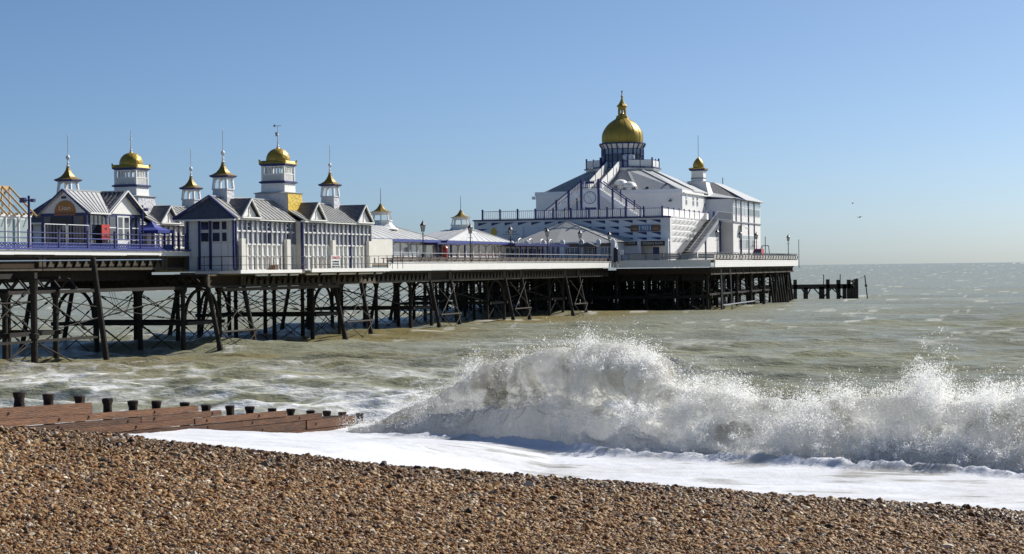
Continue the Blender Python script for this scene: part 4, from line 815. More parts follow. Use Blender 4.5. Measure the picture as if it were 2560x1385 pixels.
# ================================================================== cafe kiosk with crossed gables
def cafe():
    p = thing('cafe_kiosk', 'blue and white cross gabled cafe kiosk with an orange arched sign', 'kiosk', (-5.6, -50, 7.0))
    tA, tB, s1, s2, s3, ez, rz, rt = -7.5, -4.1, -52.9, -50.5, -45.9, 9.55, 11.03, -5.75
    part('wall', MB().box(tA + .1, tB - .12, s1 + .2, s3 - .1, 7.0, ez - .05), 'navy', p)
    # landward gable, dark front
    part('shop_front', MB().box(tA, tB, s1 - .02, s1 + .18, 7.0, ez - .08), 'navy', p)
    for a, b, m_ in ((-7.3, -6.75, 'redglass'), (-6.65, -5.15, 'signdark'), (-5.05, -4.3, 'redglass')):
        f = part('window', MB().box(a, b, s1 - .06, s1 - .02, 7.25, 9.3), 'signbrown' if m_ == 'redglass' else 'navy', p); part('pane', MB().box(a + .05, b - .05, s1 - .08, s1 - .055, 7.3, 9.25), m_, f)
    part('gable', MB().prism([(tA - .1, s1, ez - .05), (tB + .1, s1, ez - .05), (rt, s1, rz - .12)], (0, .15, 0)), 'paleblue', p)
    sg = MB(); c, R = rt + .05, .78; arc = [(c - R, s1 - .03, 9.35)] + [(c + R * cos(a), s1 - .03, 9.55 + R * sin(a)) for a in np.linspace(pi, 0, 15)] + [(c + R, s1 - .03, 9.35)]
    sn = part('sign_board', sg.prism(arc, (0, -.05, 0)), 'signorange', p)
    text('lettering', 'Lion', .40, 'letter', sn, (c, s1 - .09, 9.82), (1, 0, 0), (0, 0, 1), .008, .85)
    part('sign_band', MB().box(c - .72, c + .72, s1 - .1, s1 - .082, 9.4, 9.56), 'signbrown', sn)
    for k, (w, z) in enumerate(((.66, 8.1), (.6, 7.98), (.8, 7.7))): part('menu_line', MB().box(c - w / 2, c + w / 2, s1 - .1, s1 - .085, z, z + .05), 'grey', p)
    part('emblem', MB().prism([(c + .24 * cos(a), s1 - .1, 8.55 + .24 * sin(a)) for a in np.linspace(0, 2 * pi, 15)[:-1]], (0, -.012, 0)), 'grey', p)
    part('vent', MB().box(rt - .22, rt + .12, s1 - .05, s1 - .01, 10.45, 10.6), 'black', p)
    part('bargeboard', MB().beam((tA - .35, s1 - .2, ez - .22), (rt, s1 - .2, rz + .02), .2, .1).beam((tB + .28, s1 - .2, ez - .16), (rt, s1 - .2, rz + .02), .2, .1), 'navy', p)
    # side wall under the valley
    for k in range(4):
        a = s1 + .3 + k * .52; f = part('window', MB().box(tB - .02, tB + .03, a, a + .46, 7.2, 9.4), 'navy', p); part('pane', MB().box(tB + .02, tB + .045, a + .05, a + .41, 7.25, 9.33), 'glass', f)
    part('downpipe', MB().rod((tB + .3, s2 - .12, 9.45), (tB + .1, s2 + .05, 9.2), .05).rod((tB + .1, s2 + .05, 9.2), (tB + .1, s2 + .05, 7.0), .05), 'white', p)
    # seaward side gable with white doors
    part('front_frame', MB().box(tB - .1, tB + .02, s2, s3, 7.0, 9.5), 'navy', p)
    part('gable', MB().prism([(tB, s2 - .05, 9.5), (tB, s3 + .05, 9.5), (tB, -48.2, rz - .15)], (.06, 0, 0)), 'white', p)
    for a, b, door in ((s2 + .25, s2 + 1.2, 0), (s2 + 1.4, s2 + 2.2, 1), (s2 + 2.22, s2 + 3.05, 1), (s2 + 3.3, s2 + 4.2, 0)):
        f = part('door' if door else 'window', MB().box(tB + .02, tB + .07, a, b, 7.05, 9.38), 'upvc' if door else 'navy', p)
        zs = ((7.75, 8.5), (8.58, 9.28)) if door else ((7.15, 7.7), (7.8, 8.52), (8.6, 9.3))
        for z0, z1 in zs: part('pane', MB().box(tB + .065, tB + .085, a + .12, b - .12, z0, z1), 'glass', f)
        if not door:
            for z in (7.72, 8.53): part('glazing_bar', MB().box(tB + .06, tB + .1, a + .04, b - .04, z, z + .07), 'upvc', f)
    part('bargeboard', MB().beam((tB + .32, s2 - .15, ez - .05), (tB + .32, -48.2, rz + .04), .2, .1).beam((tB + .32, s3 + .3, ez - .05), (tB + .32, -48.2, rz + .04), .2, .1), 'white', p)
    part('bargeboard', MB().beam((tB + .24, s2 + .05, ez - .12), (tB + .24, -48.2, rz - .12), .12, .12).beam((tB + .24, s3 + .1, ez - .12), (tB + .24, -48.2, rz - .12), .12, .12), 'navy', p)
    # roofs
    roof_strips(p, 'roof_panel', 'leadpale', (tB + .35, s1 - .25, ez - .06), (tB + .35, s2 - .1, ez - .06), (rt, s1 - .25, rz), (rt, -48.4, rz), 8)
    roof_strips(p, 'roof_panel', 'slate', (tB + .38, s2 - .1, ez), (rt + .05, -48.25, rz - .03), (tB + .38, -48.2, rz), (rt, -48.2, rz), 6, rib=.07)
    part('roof_slope', MB().prism([(tB + .38, s3 + .3, ez - .06), (rt, s3 + .3, ez - .06), (rt, -48.2, rz), (tB + .38, -48.2, rz)], (0, 0, -.07)), 'slate', p)
    part('roof_slope', MB().prism([(tA - .3, s1 - .25, ez - .22), (tA - .3, s3, ez - .22), (rt, s3, rz), (rt, s1 - .25, rz)], (0, 0, -.07)), 'leadpale', p)
    part('ridge', MB().beam((rt, s1 - .25, rz + .02), (rt, -48.2, rz + .02), .14, .1).beam((rt, -48.2, rz + .02), (tB + .38, -48.2, rz + .02), .14, .1), 'leadpale', p)
    part('eave_gutter', MB().box(tB + .3, tB + .42, s1 - .2, s2, ez - .14, ez - .04), 'white', p)
cafe()
rv = thing('vending_cabinet', 'red vending cabinet with two dark openings outside the cafe', 'cabinet', (-3.85, -51.2, 7.0))
part('case', MB().box(-4.2, -3.72, -51.75, -50.75, 7.75, 8.72), 'black', rv); part('front_panel', MB().box(-3.72, -3.68, -51.75, -50.75, 7.72, 8.74), 'red', rv)
part('slot', MB().box(-3.68, -3.665, -51.35, -51.1, 8.4, 8.52), 'black', rv); part('slot', MB().box(-3.68, -3.665, -51.4, -51.05, 7.98, 8.05), 'black', rv); part('stand', MB().box(-4.1, -3.8, -51.5, -51.0, 7.0, 7.75), 'black', rv)
def barrier(sa, sb, lab):
    b = thing('crowd_barrier', lab, 'barrier', (-3.9, (sa + sb) / 2, 7.0), 'tubular barriers by the cafe'); t = -3.9
    part('frame', MB().rod((t, sa, 7.05), (t, sa, 8.62), .025).rod((t, sb, 7.05), (t, sb, 8.62), .025).rod((t, sa, 8.65), (t, sb, 8.65), .03).rod((t, sa, 7.3), (t, sb, 7.3), .025), 'upvc', b)
    m_ = MB()
    for x in np.linspace(sa, sb, 8)[1:-1]: m_.rod((t, x, 7.3), (t, x, 8.62), .008, 4)
    part('bars', m_, 'grey', b); part('foot', MB().box(t - .3, t + .3, sa - .03, sa + .03, 7.02, 7.06), 'grey', b); part('foot', MB().box(t - .3, t + .3, sb - .03, sb + .03, 7.02, 7.06), 'grey', b)
barrier(-58.3, -55.8, 'white tubular barrier in front of the cafe, nearer the timber roof shed'); barrier(-55.6, -53.0, 'white tubular barrier in front of the cafe, nearer the red cabinet')
def flood(t, s, z0, z1, lab):
    f = thing('floodlight_post', lab, 'floodlight', (t, s, z0), 'navy floodlight posts')
    part('post', MB().rod((t, s, z0), (t, s, z1), .075, 8), 'navy', f); part('arm', MB().beam((t - .3, s, z1 - .28), (t + .35, s, z1 - .28), .07), 'navy', f)
    part('lamp_head', MB().box(t - .55, t - .2, s - .18, s + .1, z1 - .42, z1 - .12), 'navy', f); part('lamp_head', MB().box(t + .2, t + .42, s - .15, s + .1, z1 - .40, z1 - .2), 'navy', f)
flood(-3.75, -60.3, 7.0, 10.35, 'navy floodlight post beside the timber roof shed'); flood(-3.75, -46.2, 7.0, 10.15, 'navy floodlight post beside the white cafe doors')
gz = thing('parasol', 'blue square canvas parasol between cafe and boarded pavilion', 'parasol', (-4.6, -43.4, 7.0))
part('pole', MB().rod((-4.6, -43.4, 7.0), (-4.6, -43.4, 8.9), .04), 'grey', gz); part('canopy', MB().sq(-4.6, -43.4, [(1.12, 8.28), (1.14, 8.48), (.55, 8.68), (.2, 8.95), (.03, 9.12)]), 'canvasblue', gz)
# ================================================================== glazed shed with bare roof trusses
def shed():
    p = thing('glazed_shed', 'white glazed shed with bare new timber roof trusses', 'shed', (-5.5, -62, 7.0))
    tR, s0, s1 = -4.3, -72, -59.2
    part('wall_plate', MB().box(tR - .1, tR + .06, s0, s1, 9.05, 9.25), 'upvc', p); part('sill', MB().box(tR - .1, tR + .05, s0, s1, 7.0, 7.15), 'upvc', p)
    part('end_wall', MB().box(-6.9, tR - .06, s1 - .1, s1, 7.0, 9.2), 'cream', p); part('back_wall', MB().box(-7.0, -6.9, s0, s1, 7.0, 9.2), 'cream', p)
    n = 9; w = (s1 - s0) / n
    for k in range(n):
        a = s0 + k * w; f = part('window', MB().box(tR - .06, tR, a + .02, a + w - .02, 7.15, 9.05), 'upvc', p)
        part('pane', MB().box(tR - .02, tR + .012, a + .13, a + w - .13, 7.3, 8.9), 'greenglass', f)
        part('mullion', MB().box(tR, tR + .07, a - .06, a + .06, 7.1, 9.1), 'upvc', p)
    ap, rt, e = 11.0, -5.75, 9.22
    for k in range(6):
        s_ = s1 - .15 - k * .8; m_ = MB()
        m_.beam((rt, s_, ap), (tR + .5, s_, e - .12), .045, .11).beam((rt, s_, ap), (rt - 1.5, s_, e - .12), .045, .11).beam((rt - 1.4, s_, e), (tR + .2, s_, e), .06, .12)
        m_.beam((rt, s_ + .03, e), (rt, s_ + .03, ap - .1), .06, .1)
        part('roof_truss', m_, 'timber', p)
    part('ridge_board', MB().box(rt - .03, rt + .03, s1 - 4.3, s1 - .1, ap - .2, ap + .02), 'timber', p)
shed()
# ================================================================== low shelters down the middle
def shelter(sa, sb, label, glaz, cup_s, ridged):
    p = thing('deck_shelter', label, 'shelter', (-7.8, (sa + sb) / 2, NECK_Z), 'low hipped shelters on the pier deck')
    tR, tL, ez = -5.0, -10.6, 8.42; c = cup_s
    part('wall', MB().box(tL + .7, tR - .75, sa + .7, sb - .7, NECK_Z, ez - .1), 'cream', p)
    n = 9; w = (sb - sa - 1.2) / n
    for k in range(n):
        a = sa + .6 + k * w; f = part('window', MB().box(tR - .72, tR - .66, a + .04, a + w - .04, 6.75, 8.1), 'upvc', p)
        part('pane', MB().box(tR - .67, tR - .645, a + .14, a + w - .14, 6.85, 8.02), glaz, f); part('wall_panel', MB().box(tR - .72, tR - .64, a + .03, a + w - .03, NECK_Z, 6.72), 'cream', p)
        part('post', MB().box(tR - .68, tR - .55, a - .05, a + .05, NECK_Z, 8.2), 'white', p)
        if k % 2 == 0: part('eave_bracket', MB().beam((tR - .6, a, 7.85), (tR - .1, a, 8.2), .05), 'navy', p)
    n2 = 4; w = (tR - tL - 1.4) / n2
    for k in range(n2):
        a = tL + .7 + k * w; f = part('window', MB().box(a + .04, a + w - .04, sa + .62, sa + .7, 6.75, 8.1), 'upvc', p); part('pane', MB().box(a + .12, a + w - .12, sa + .6, sa + .625, 6.85, 8.0), glaz, f)
    part('fascia', MB().box(tR - .12, tR, sa, sb, ez - .26, ez), 'blue', p); part('fascia', MB().box(tL, tR - .13, sa, sa + .1, ez - .26, ez), 'blue', p); part('soffit', MB().box(tL + .1, tR - .1, sa + .1, sb - .1, ez - .2, ez - .1), 'white', p)
    A = [(tL, sa), (tR, sa), (tR, sb), (tL, sb)]; q = 1.15; tz = 9.75; Bq = [(-7.8 - q, c - q), (-7.8 + q, c - q), (-7.8 + q, c + q), (-7.8 - q, c + q)]
    if ridged: Bq = [(-8.4, sa + .2), (-7.2, sa + .2), (-7.2, c + q), (-8.4, c + q)]
    for k, n_ in ((1, 11), (0, 4)):
        a, b = A[k], A[(k + 1) % 4]; u_, v_ = Bq[k], Bq[(k + 1) % 4]
        roof_strips(p, 'roof_panel', 'leadpale', (*a, ez + .02), (*b, ez + .02), (*u_, tz), (*v_, tz), n_, rib=.035)
    for k in (2, 3): part('roof_slope', MB().prism([(*A[k], ez), (*A[(k + 1) % 4], ez), (*Bq[(k + 1) % 4], tz), (*Bq[k], tz)], (0, 0, -.06)), 'leadpale', p)
    part('hip', MB().beam((tR, sa, ez + .05), (*Bq[1], tz + .04), .12, .08).beam((tR, sb, ez + .05), (*Bq[2], tz + .04), .12, .08), 'leadpale', p)
    o = part('cupola', MB().lathe(-7.8, c, [(1.75, tz - .35), (1.35, tz - .1), (1.1, tz + .2), (1.02, tz + .42), (1.16, tz + .46), (1.16, tz + .54)], 8, pi / 8), 'white', p)
    for j in range(8):
        a = pi / 8 + j * pi / 4; part('post', MB().beam((-7.8 + 1.0 * cos(a), c + 1.0 * sin(a), tz + .52), (-7.8 + .84 * cos(a), c + .84 * sin(a), 11.0), .12), 'white', o)
    part('cornice', MB().lathe(-7.8, c, [(.9, 10.8), (.92, 10.98), (1.08, 11.02), (1.08, 11.08)], 8, pi / 8), 'white', o)
    part('cupola_roof', MB().lathe(-7.8, c, [(1.12, 11.08), (.72, 11.2), (.42, 11.4), (.24, 11.62), (.12, 11.85)], 8, pi / 8), 'golddark', o)
    part('spire', MB().lathe(-7.8, c, [(.1, 11.8), (.12, 11.9), (.04, 12.0), (.02, 13.4)], 6), 'grey', o)
    return p
shelter(-4.5, 16.6, 'low white shelter with a blue eave just beyond the boarded pavilion', 'glasspale', 7.5, True)
sh2 = shelter(18.5, 40, 'low white shelter with reddish poster windows and a blue eave', 'redglass', 30.6, False)
wp = thing('windbreak', 'plain white windbreak panel at the seaward end of the boarded pavilion', 'windbreak', (.4, -13.6, 6.1))
part('panel', MB().box(.1, .18, -15.2, -9.6, 6.55, 8.15), 'cream', wp); part('post', MB().box(.02, .25, -15.3, -14.6, 5.6, 8.3), 'cream', wp); part('post', MB().box(.08, .2, -9.6, -9.5, 6.1, 8.15), 'navy', wp)
can = thing('blue_canopy', 'dark blue flat canopy on posts joining the two low shelters', 'canopy', (-5, 16.2, NECK_Z))
part('roof', MB().box(-6.8, -4.0, 13, 22, 7.98, 8.16), 'navy', can)
for s_ in (13.4, 17.5, 21.6): part('post', MB().box(-4.3, -4.15, s_, s_ + .15, NECK_Z, 8.0), 'navy', can)
can2 = thing('blue_canopy', 'dark blue canopy topped with white scrolls beside the canvas roof', 'canopy', (-5, 47, NECK_Z))
part('roof', MB().box(-9.5, -4.2, 38.5, 60, 8.05, 8.32), 'navy', can2); part('back_wall', MB().box(-9.3, -6.4, 40, 57, NECK_Z, 8.0), 'paleblue', can2)
for s_ in np.arange(39, 57, 2.1): part('post', MB().box(-4.45, -4.3, s_, s_ + .15, NECK_Z, 8.05), 'navy', can2)
for s_ in np.arange(40, 56, 1.7): f = part('window', MB().box(-6.4, -6.35, s_, s_ + 1.4, 6.7, 7.9), 'upvc', can2); part('pane', MB().box(-6.36, -6.32, s_ + .1, s_ + 1.3, 6.8, 7.8), 'glass', f)
for s_ in (41, 45, 49.5, 53):
    m_ = MB(); pts = [(-4.4, s_ + .9 * cos(a), 8.32 + .55 * sin(a)) for a in np.linspace(0, pi, 9)]
    for a, b in zip(pts, pts[1:]): m_.rod(a, b, .06, 5)
    part('scroll', m_, 'white', can2)
rb = thing('red_post_box', 'red upright cabinet on the deck by the blue canopy', 'cabinet', (-3.6, 14.0, NECK_Z))
part('body', MB().lathe(-3.6, 14.0, [(.24, 6.1), (.24, 7.5), (.3, 7.52), (.3, 7.6), (.18, 7.75), (.05, 7.82)], 10), 'red', rb); part('slot', MB().box(-3.38, -3.34, 13.9, 14.1, 7.2, 7.28), 'black', rb)
# restaurant with a canvas coloured tent roof in front of the big pavilion
def tent():
    p = thing('tent_roofed_bar', 'low bar with a wide pale tent shaped roof and round topped pilasters', 'bar', (-6.9, 67, NECK_Z))
    s0, tL, tR, ez = 67.2, -14.0, .1, 8.72
    part('wall', MB().box(tL + .2, tR - .3, s0 + .1, 72.8, NECK_Z, 8.6), 'paleblue', p)
    ap = Vector((-8.2, 72.3, 11.55)); ring = [(tL - 1.8, 72.7), (tL + .2, s0 - .2), (-7.8, s0 - .9), (tR - .6, s0 - .2), (tR + 1.6, 72.7)]
    for k in range(4):
        a, b = ring[k], ring[k + 1]
        for j in range(3):
            A_, B_ = Vector((*a, ez)), Vector((*b, ez)); part('roof_panel', MB().prism([A_.lerp(B_, j / 3), A_.lerp(B_, (j + 1) / 3), tuple(ap)], (0, 0, -.06)), 'tent', p)
    part('hip', MB().beam((*ring[3], ez + .02), tuple(ap), .1, .05), 'tent', p)
    part('eave_board', MB().beam((*ring[1], ez - .1), (*ring[2], ez - .1), .12, .16).beam((*ring[2], ez - .1), (*ring[3], ez - .1), .12, .16), 'paleblue', p)
    pil = (-13.6, -11.6, -9.3, -6.85, -4.35, -2.15, -.25); f0 = s0 - .95
    part('front_wall', MB().box(tL + .3, tR - .3, f0 + .02, s0, NECK_Z, 8.5), 'paleblue', p)
    for t in pil:
        m_ = MB().box(t - .27, t + .27, f0 - .28, f0, NECK_Z, 8.72); m_.prism([(t + .27 * cos(a), f0 - .28, 8.72 + .3 * sin(a)) for a in np.linspace(0, pi, 9)], (0, .28, 0)); part('pilaster', m_, 'paleblue', p)
    for i, (a, b) in enumerate(zip(pil, pil[1:])):
        part('name_board', MB().box(a + .3, b - .3, f0 - .12, f0, 8.12, 8.52), 'signbrown' if i % 2 else 'signdark', p)
        w = (b - a - .62) / 3
        for k in range(3):
            x = a + .31 + k * w; f = part('window', MB().box(x + .02, x + w - .02, f0 - .06, f0, 7.0, 8.05), 'upvc', p)
            for c_ in range(2):
                for r_ in range(4): part('pane', MB().box(x + .08 + c_ * (w - .1) / 2, x + .01 + (c_ + 1) * (w - .1) / 2, f0 - .08, f0 - .055, 7.06 + r_ * .24, 7.25 + r_ * .24), 'glass', f)
    g = part('porch', MB().prism([(-4.6, f0 - 1.6, 8.1), (-1.9, f0 - 1.6, 8.1), (-3.25, f0 - 1.6, 8.65)], (0, 1.5, 0)), 'slate', p)
    for t in (-4.4, -2.1): part('porch_post', MB().box(t - .06, t + .06, f0 - 1.5, f0 - 1.38, NECK_Z, 8.1), 'navy', g)
tent()
# ================================================================== the domed pavilion at the sea end
dp = thing('domed_pavilion', 'large white pavilion with a gold onion dome at the sea end of the pier', 'pavilion', (-7.8, 73, PLAT_Z))
def D(name, mb, m, **k): return part(name, mb, m, dp, **k)
FS, TL_, TR_, RZ = 73.0, -21.0, 5.4, 11.85
D('lower_wall', MB().box(TL_, TR_, FS, 105, PLAT_Z, RZ - .05), 'paleblue')
D('side_wall', MB().box(TR_ + .005, TR_ + .06, FS, 105, PLAT_Z, RZ - .06), 'render')
D('terrace', MB().box(TL_ - .1, TR_ + .12, FS - .1, 105, RZ - .05, RZ + .05), 'render')
D('terrace_edge', MB().box(TL_ - .14, TR_ + .2, FS - .2, FS - .08, RZ - .10, RZ + .09), 'navy')
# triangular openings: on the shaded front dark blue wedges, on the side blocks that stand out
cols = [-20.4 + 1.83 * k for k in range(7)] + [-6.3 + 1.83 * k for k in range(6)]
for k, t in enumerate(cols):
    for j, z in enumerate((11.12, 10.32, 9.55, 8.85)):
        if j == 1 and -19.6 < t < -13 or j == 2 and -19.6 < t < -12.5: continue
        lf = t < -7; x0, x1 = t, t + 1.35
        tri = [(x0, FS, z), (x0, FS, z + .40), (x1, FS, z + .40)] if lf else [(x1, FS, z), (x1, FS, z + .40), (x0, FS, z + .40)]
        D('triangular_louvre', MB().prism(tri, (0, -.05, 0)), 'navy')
for t in (-19.0, -14.6, -10.2, -5.8, -1.4, 3.0): D('wall_strip', MB().box(t - .14, t + .14, FS - .04, FS, PLAT_Z, RZ - .1), 'paleblue')
blk = MB(); a_ = .30; blk.add([(0, -1.02, -.62 / 2), (0, 1.02, -.62 / 2), (0, 1.02, .31), (0, -1.02, .31), (a_, 1.02, .31)], [(3, 0, 4), (0, 1, 4), (1, 2, 4), (2, 3, 4), (0, 3, 2, 1)])
BLK = mesh('wedge_block', blk, 'render')
for k in range(6):
    for j in range(4): inst('wedge_block', BLK, dp, (TR_ + .065, 74.8 + k * 2.32, 11.25 - j * .77))
# big sign boards on the front
b1 = D('wall_sign', MB().box(-18.9, -14.2, FS - .16, FS - .05, 9.6, 10.9), 'paleblue')
part('crest', MB().prism([(-18.2 + .42 * cos(a) * (1 + .12 * cos(5 * a)), FS - .17, 10.3 + .55 * sin(a) * (1 + .1 * cos(4 * a))) for a in np.linspace(0, 2 * pi, 17)[:-1]], (0, -.04, 0)), 'yellow', b1)
part('lettering', MB().box(-16.6, -15.1, FS - .18, FS - .165, 10.2, 10.34), 'grey', b1); part('small_print', MB().box(-17.0, -14.7, FS - .18, FS - .165, 9.9, 9.98), 'grey', b1)
b2 = D('billboard', MB().box(.3, 4.15, FS - .2, FS - .08, 10.02, 10.86), 'signbrown'); part('blue_panel', MB().box(1.35, 3.05, FS - .225, FS - .205, 10.04, 10.84), 'signblue', b2)
text('lettering', '1901', .78, 'letter', b2, (2.2, FS - .24, 10.42), (1, 0, 0), (0, 0, 1), .01, 1.5)
for x0, x1 in ((.5, 1.15), (3.2, 3.95)): part('small_print', MB().box(x0, x1, FS - .22, FS - .205, 10.38, 10.44).box(x0 + .1, x1 - .05, FS - .22, FS - .205, 10.26, 10.31), 'timber', b2)
def named_board(t0, t1, z0, z1, s, body, sub=False):
    o = D('name_board', MB().box(t0, t1, s - .1, s, z0, z1), 'signdark'); text('lettering', body, (z1 - z0) * .62, 'letter', o, ((t0 + t1) / 2, s - .115, (z0 + z1) / 2), (1, 0, 0), (0, 0, 1), .008, (t1 - t0) * .84); return o
D('shop_canopy', MB().box(-2.6, TR_, FS - 1.5, FS, 8.78, 8.92), 'paleblue')
named_board(1.98, 5.1, 8.16, 8.76, FS - 1.45, 'OCEAN SUITE'); named_board(-1.0, 1.45, 8.24, 8.74, FS - 1.45, 'ENQUIRIES')
D('white_notice', MB().box(-2.3, -1.15, FS - 1.55, FS - 1.46, 8.28, 8.68), 'upvc')
for t in (-2.5, 1.72, 5.3): D('pilaster', MB().box(t - .22, t + .22, FS - 1.5, FS - 1.2, PLAT_Z, 9.05), 'paleblue')
D('shop_recess', MB().box(2.1, 5.05, FS - .06, FS + .02, PLAT_Z + .02, 8.1), 'cream'); D('door', MB().box(3.2, 4.0, FS - .1, FS - .05, PLAT_Z, 8.0), 'navy')
for k in range(3):
    f = D('window', MB().box(-2.2 + k * .62, -1.7 + k * .62, FS - 1.28, FS - 1.22, 7.1, 8.0), 'upvc')
    for r_ in range(3): part('pane', MB().box(-2.15 + k * .62, -1.75 + k * .62, FS - 1.3, FS - 1.275, 7.15 + r_ * .28, 7.38 + r_ * .28), 'glass', f)
D('shop_front', MB().box(-2.4, 1.7, FS - 1.25, FS - 1.1, PLAT_Z, 8.2), 'paleblue')
# terrace railing
def rail_run(o_par, pts, posts, z, h=1.1, mpost='navy', infill='bars', zf=None):
    """railing between successive points (t, s, z of the floor)"""
    for (p, q) in zip(pts, pts[1:]):
        p, q = Vector(p), Vector(q); L = (q - p).length; u = (q - p) / L; up = Vector((0, 0, 1))
        g = MB().beam(p + up * h, q + up * h, .07, .06).beam(p + up * .12, q + up * .12, .05)
        o = part('railing', g, 'grey' if infill == 'grey' else 'navy', o_par)
        if infill == 'panel':
            part('railing_panel', MB().prism([p + up * .16, q + up * .16, q + up * (h - .06), p + up * (h - .06)], u.cross(up) * .03), 'render', o)
        else:
            n = max(2, int(L / (.26 if infill != 'grey' else .5))); bars = MB()
            for k in range(1, n):
                c = p + u * (L * k / n); bars.beam(c + up * .12, c + up * (h - .03), .07, .05, up=(0, 1, .1))
            part('baluster', bars, 'grey' if infill == 'grey' else 'white', o, kind='stuff')
def post(o_par, t, s, z, h=1.3, w=.2, m='navy'): part('railing_post', MB().box(t - w / 2, t + w / 2, s - w / 2, s + w / 2, z, z + h).sq(t, s, [(w * .62, z + h), (w * .62, z + h + .06), (w * .2, z + h + .14)]), m, o_par)
fp = [-19.8 + 2.425 * k for k in range(11)]
for t in fp: post(dp, t, FS, RZ)
rail_run(dp, [(t, FS, RZ + .04) for t in fp], None, RZ)
sp_ = [FS + 3.1 * k for k in range(1, 10)]
for s_ in sp_: post(dp, 4.5, s_, RZ, 1.2, .14)
rail_run(dp, [(4.5, s_, RZ + .04) for s_ in [FS] + sp_], None, RZ, infill='panel')
# upper block
US, UL, UR, UZ = 90.0, -17.7, 3.1, 16.1
D('upper_wall', MB().box(UL, UR, US, 121, RZ, UZ - .5), 'render'); D('parapet', MB().box(UL - .12, UR + .12, US - .12, US + .3, UZ - .55, UZ), 'paleblue'); D('parapet', MB().box(UR - .3, UR + .12, US + .3, 104, UZ - .52, UZ - .1), 'render')
D('corner_bracket', MB().box(UL - .5, UL - .12, US - .3, US + .2, UZ - 1.0, UZ - .6), 'paleblue')
D('upper_side_wall', MB().box(UR + .005, UR + .08, US + .1, 108.5, RZ, UZ - .6), 'render')
for s_ in (92.6, 97.0, 99.6, 104.4):
    for z0 in (13.95, 14.75): f = D('window', MB().box(UR + .08, UR + .12, s_ - .5, s_ + .5, z0, z0 + .72), 'upvc'); part('pane', MB().box(UR + .115, UR + .135, s_ - .4, s_ + .4, z0 + .07, z0 + .65), 'glasspale', f)
for t in (-13.5, 1.6): D('wall_lamp', MB().box(t - .1, t + .1, US - .4, US, 14.55, 14.65).box(t - .22, t + .22, US - .55, US - .35, 14.35, 14.5), 'black')
# big pyramid roof up to the look-out deck
ct, cs, hd, dz = -7.5, 99.2, 5.2, 19.35
E_ = [(UL + .9, US + .5), (-11.8, US + .05), (-3.1, US + .05), (UR - .4, US + .5), (UR + .2, 97), (UR + .2, 112), (UR - 1.5, 117), (UL + 1.5, 117), (UL, 112), (UL, 97)]
def dk(a): return (ct + hd * 1.02 * cos(a), cs + hd * 1.02 * sin(a))
AN = [radians(x) for x in (-135, -112, -68, -45, -22, 22, 45, 135, 158, -158)]
for k in range(10):
    a, b = E_[k], E_[(k + 1) % 10]; u_, v_ = dk(AN[k]), dk(AN[(k + 1) % 10])
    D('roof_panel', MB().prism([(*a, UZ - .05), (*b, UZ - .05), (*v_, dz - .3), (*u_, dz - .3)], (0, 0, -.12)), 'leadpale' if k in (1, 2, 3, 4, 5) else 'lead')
for k in (2, 3, 4): D('hip', MB().beam((*E_[k], UZ), (*dk(AN[k]), dz - .24), .35, .12), 'leadpale')
D('deck_ring', MB().lathe(ct, cs, [(hd * .98, dz - .75), (hd * 1.02, dz - .1), (hd * 1.06, dz - .05), (hd * 1.06, dz + .06)], 8, pi / 8), 'render'); D('deck_edge', MB().lathe(ct, cs, [(hd * 1.075, dz + .06), (hd * 1.075, dz + .16)], 8, pi / 8), 'navy')
pts8 = [(ct + hd * cos(pi / 8 + k * pi / 4), cs + hd * sin(pi / 8 + k * pi / 4), dz + .14) for k in range(8)]
for k in range(8):
    p, q = pts8[k], pts8[(k + 1) % 8]; mid = tuple((a + b) / 2 for a, b in zip(p, q)); post(dp, p[0], p[1], dz + .12, 1.35, .2); 
    if k != 5: post(dp, mid[0], mid[1], dz + .12, 1.2, .13); rail_run(dp, [p, mid, q], None, dz, infill='panel')
for t, s_, z in ((-5.6, 90.7, 16.75), (-4.3, 90.5, 16.4)): D('roof_vent', MB().lathe(t, s_, [(.45, z - .6), (.5, z), (.95, z + .08), (1.0, z + .2), (.85, z + .55), (.5, z + .78), (.05, z + .88)], 18), 'white', smooth=True)
D('chimney_vent', MB().box(.55, .8, 91.4, 91.7, 16, 17.0).box(-2.0, -1.6, 90.4, 90.7, 16, 16.5), 'black')
# drum and onion dome
def ring_part(name, r0, r1, z0, z1, m, n=12): return D(name, MB().lathe(ct, cs, [(r0, z0), (r1, z1)], n, pi / n), m)
drum = ring_part('drum', 2.82, 2.9, dz + .05, 22.3, 'paleblue', 12)
for k in range(12):
    a0, a1 = pi / 12 + k * pi / 6, pi / 12 + (k + 1) * pi / 6; r = 2.93
    p0, p1 = Vector((ct + r * cos(a0), cs + r * sin(a0), 0)), Vector((ct + r * cos(a1), cs + r * sin(a1), 0)); u = (p1 - p0); nrm = Vector((cos((a0 + a1) / 2), sin((a0 + a1) / 2), 0))
    part('post', MB().beam(p0 + Vector((0, 0, dz)), p0 + nrm * .02 + Vector((0, 0, 22.3)), .2), 'navy', drum)
    c = p0 + u * .5; part('post', MB().beam(c + Vector((0, 0, dz)), c + Vector((0, 0, 22.3)), .11), 'navy', drum)
    for x0, x1 in ((.09, .44), (.56, .91)):
        for z0, z1, m_ in ((20.6, 21.45, 'glass' if k % 3 else 'paleblue'), (21.6, 22.15, 'glasspale')):
            q = [p0 + u * x0 + Vector((0, 0, z0)), p0 + u * x1 + Vector((0, 0, z0)), p0 + u * x1 + Vector((0, 0, z1)), p0 + u * x0 + Vector((0, 0, z1))]; part('window', MB().prism([w - nrm * .08 for w in q], nrm * .06), m_, drum)
    for z in (20.5, 21.52, 22.25): part('rail', MB().beam(p0 + Vector((0, 0, z)), p1 + Vector((0, 0, z)), .1), 'navy', drum)
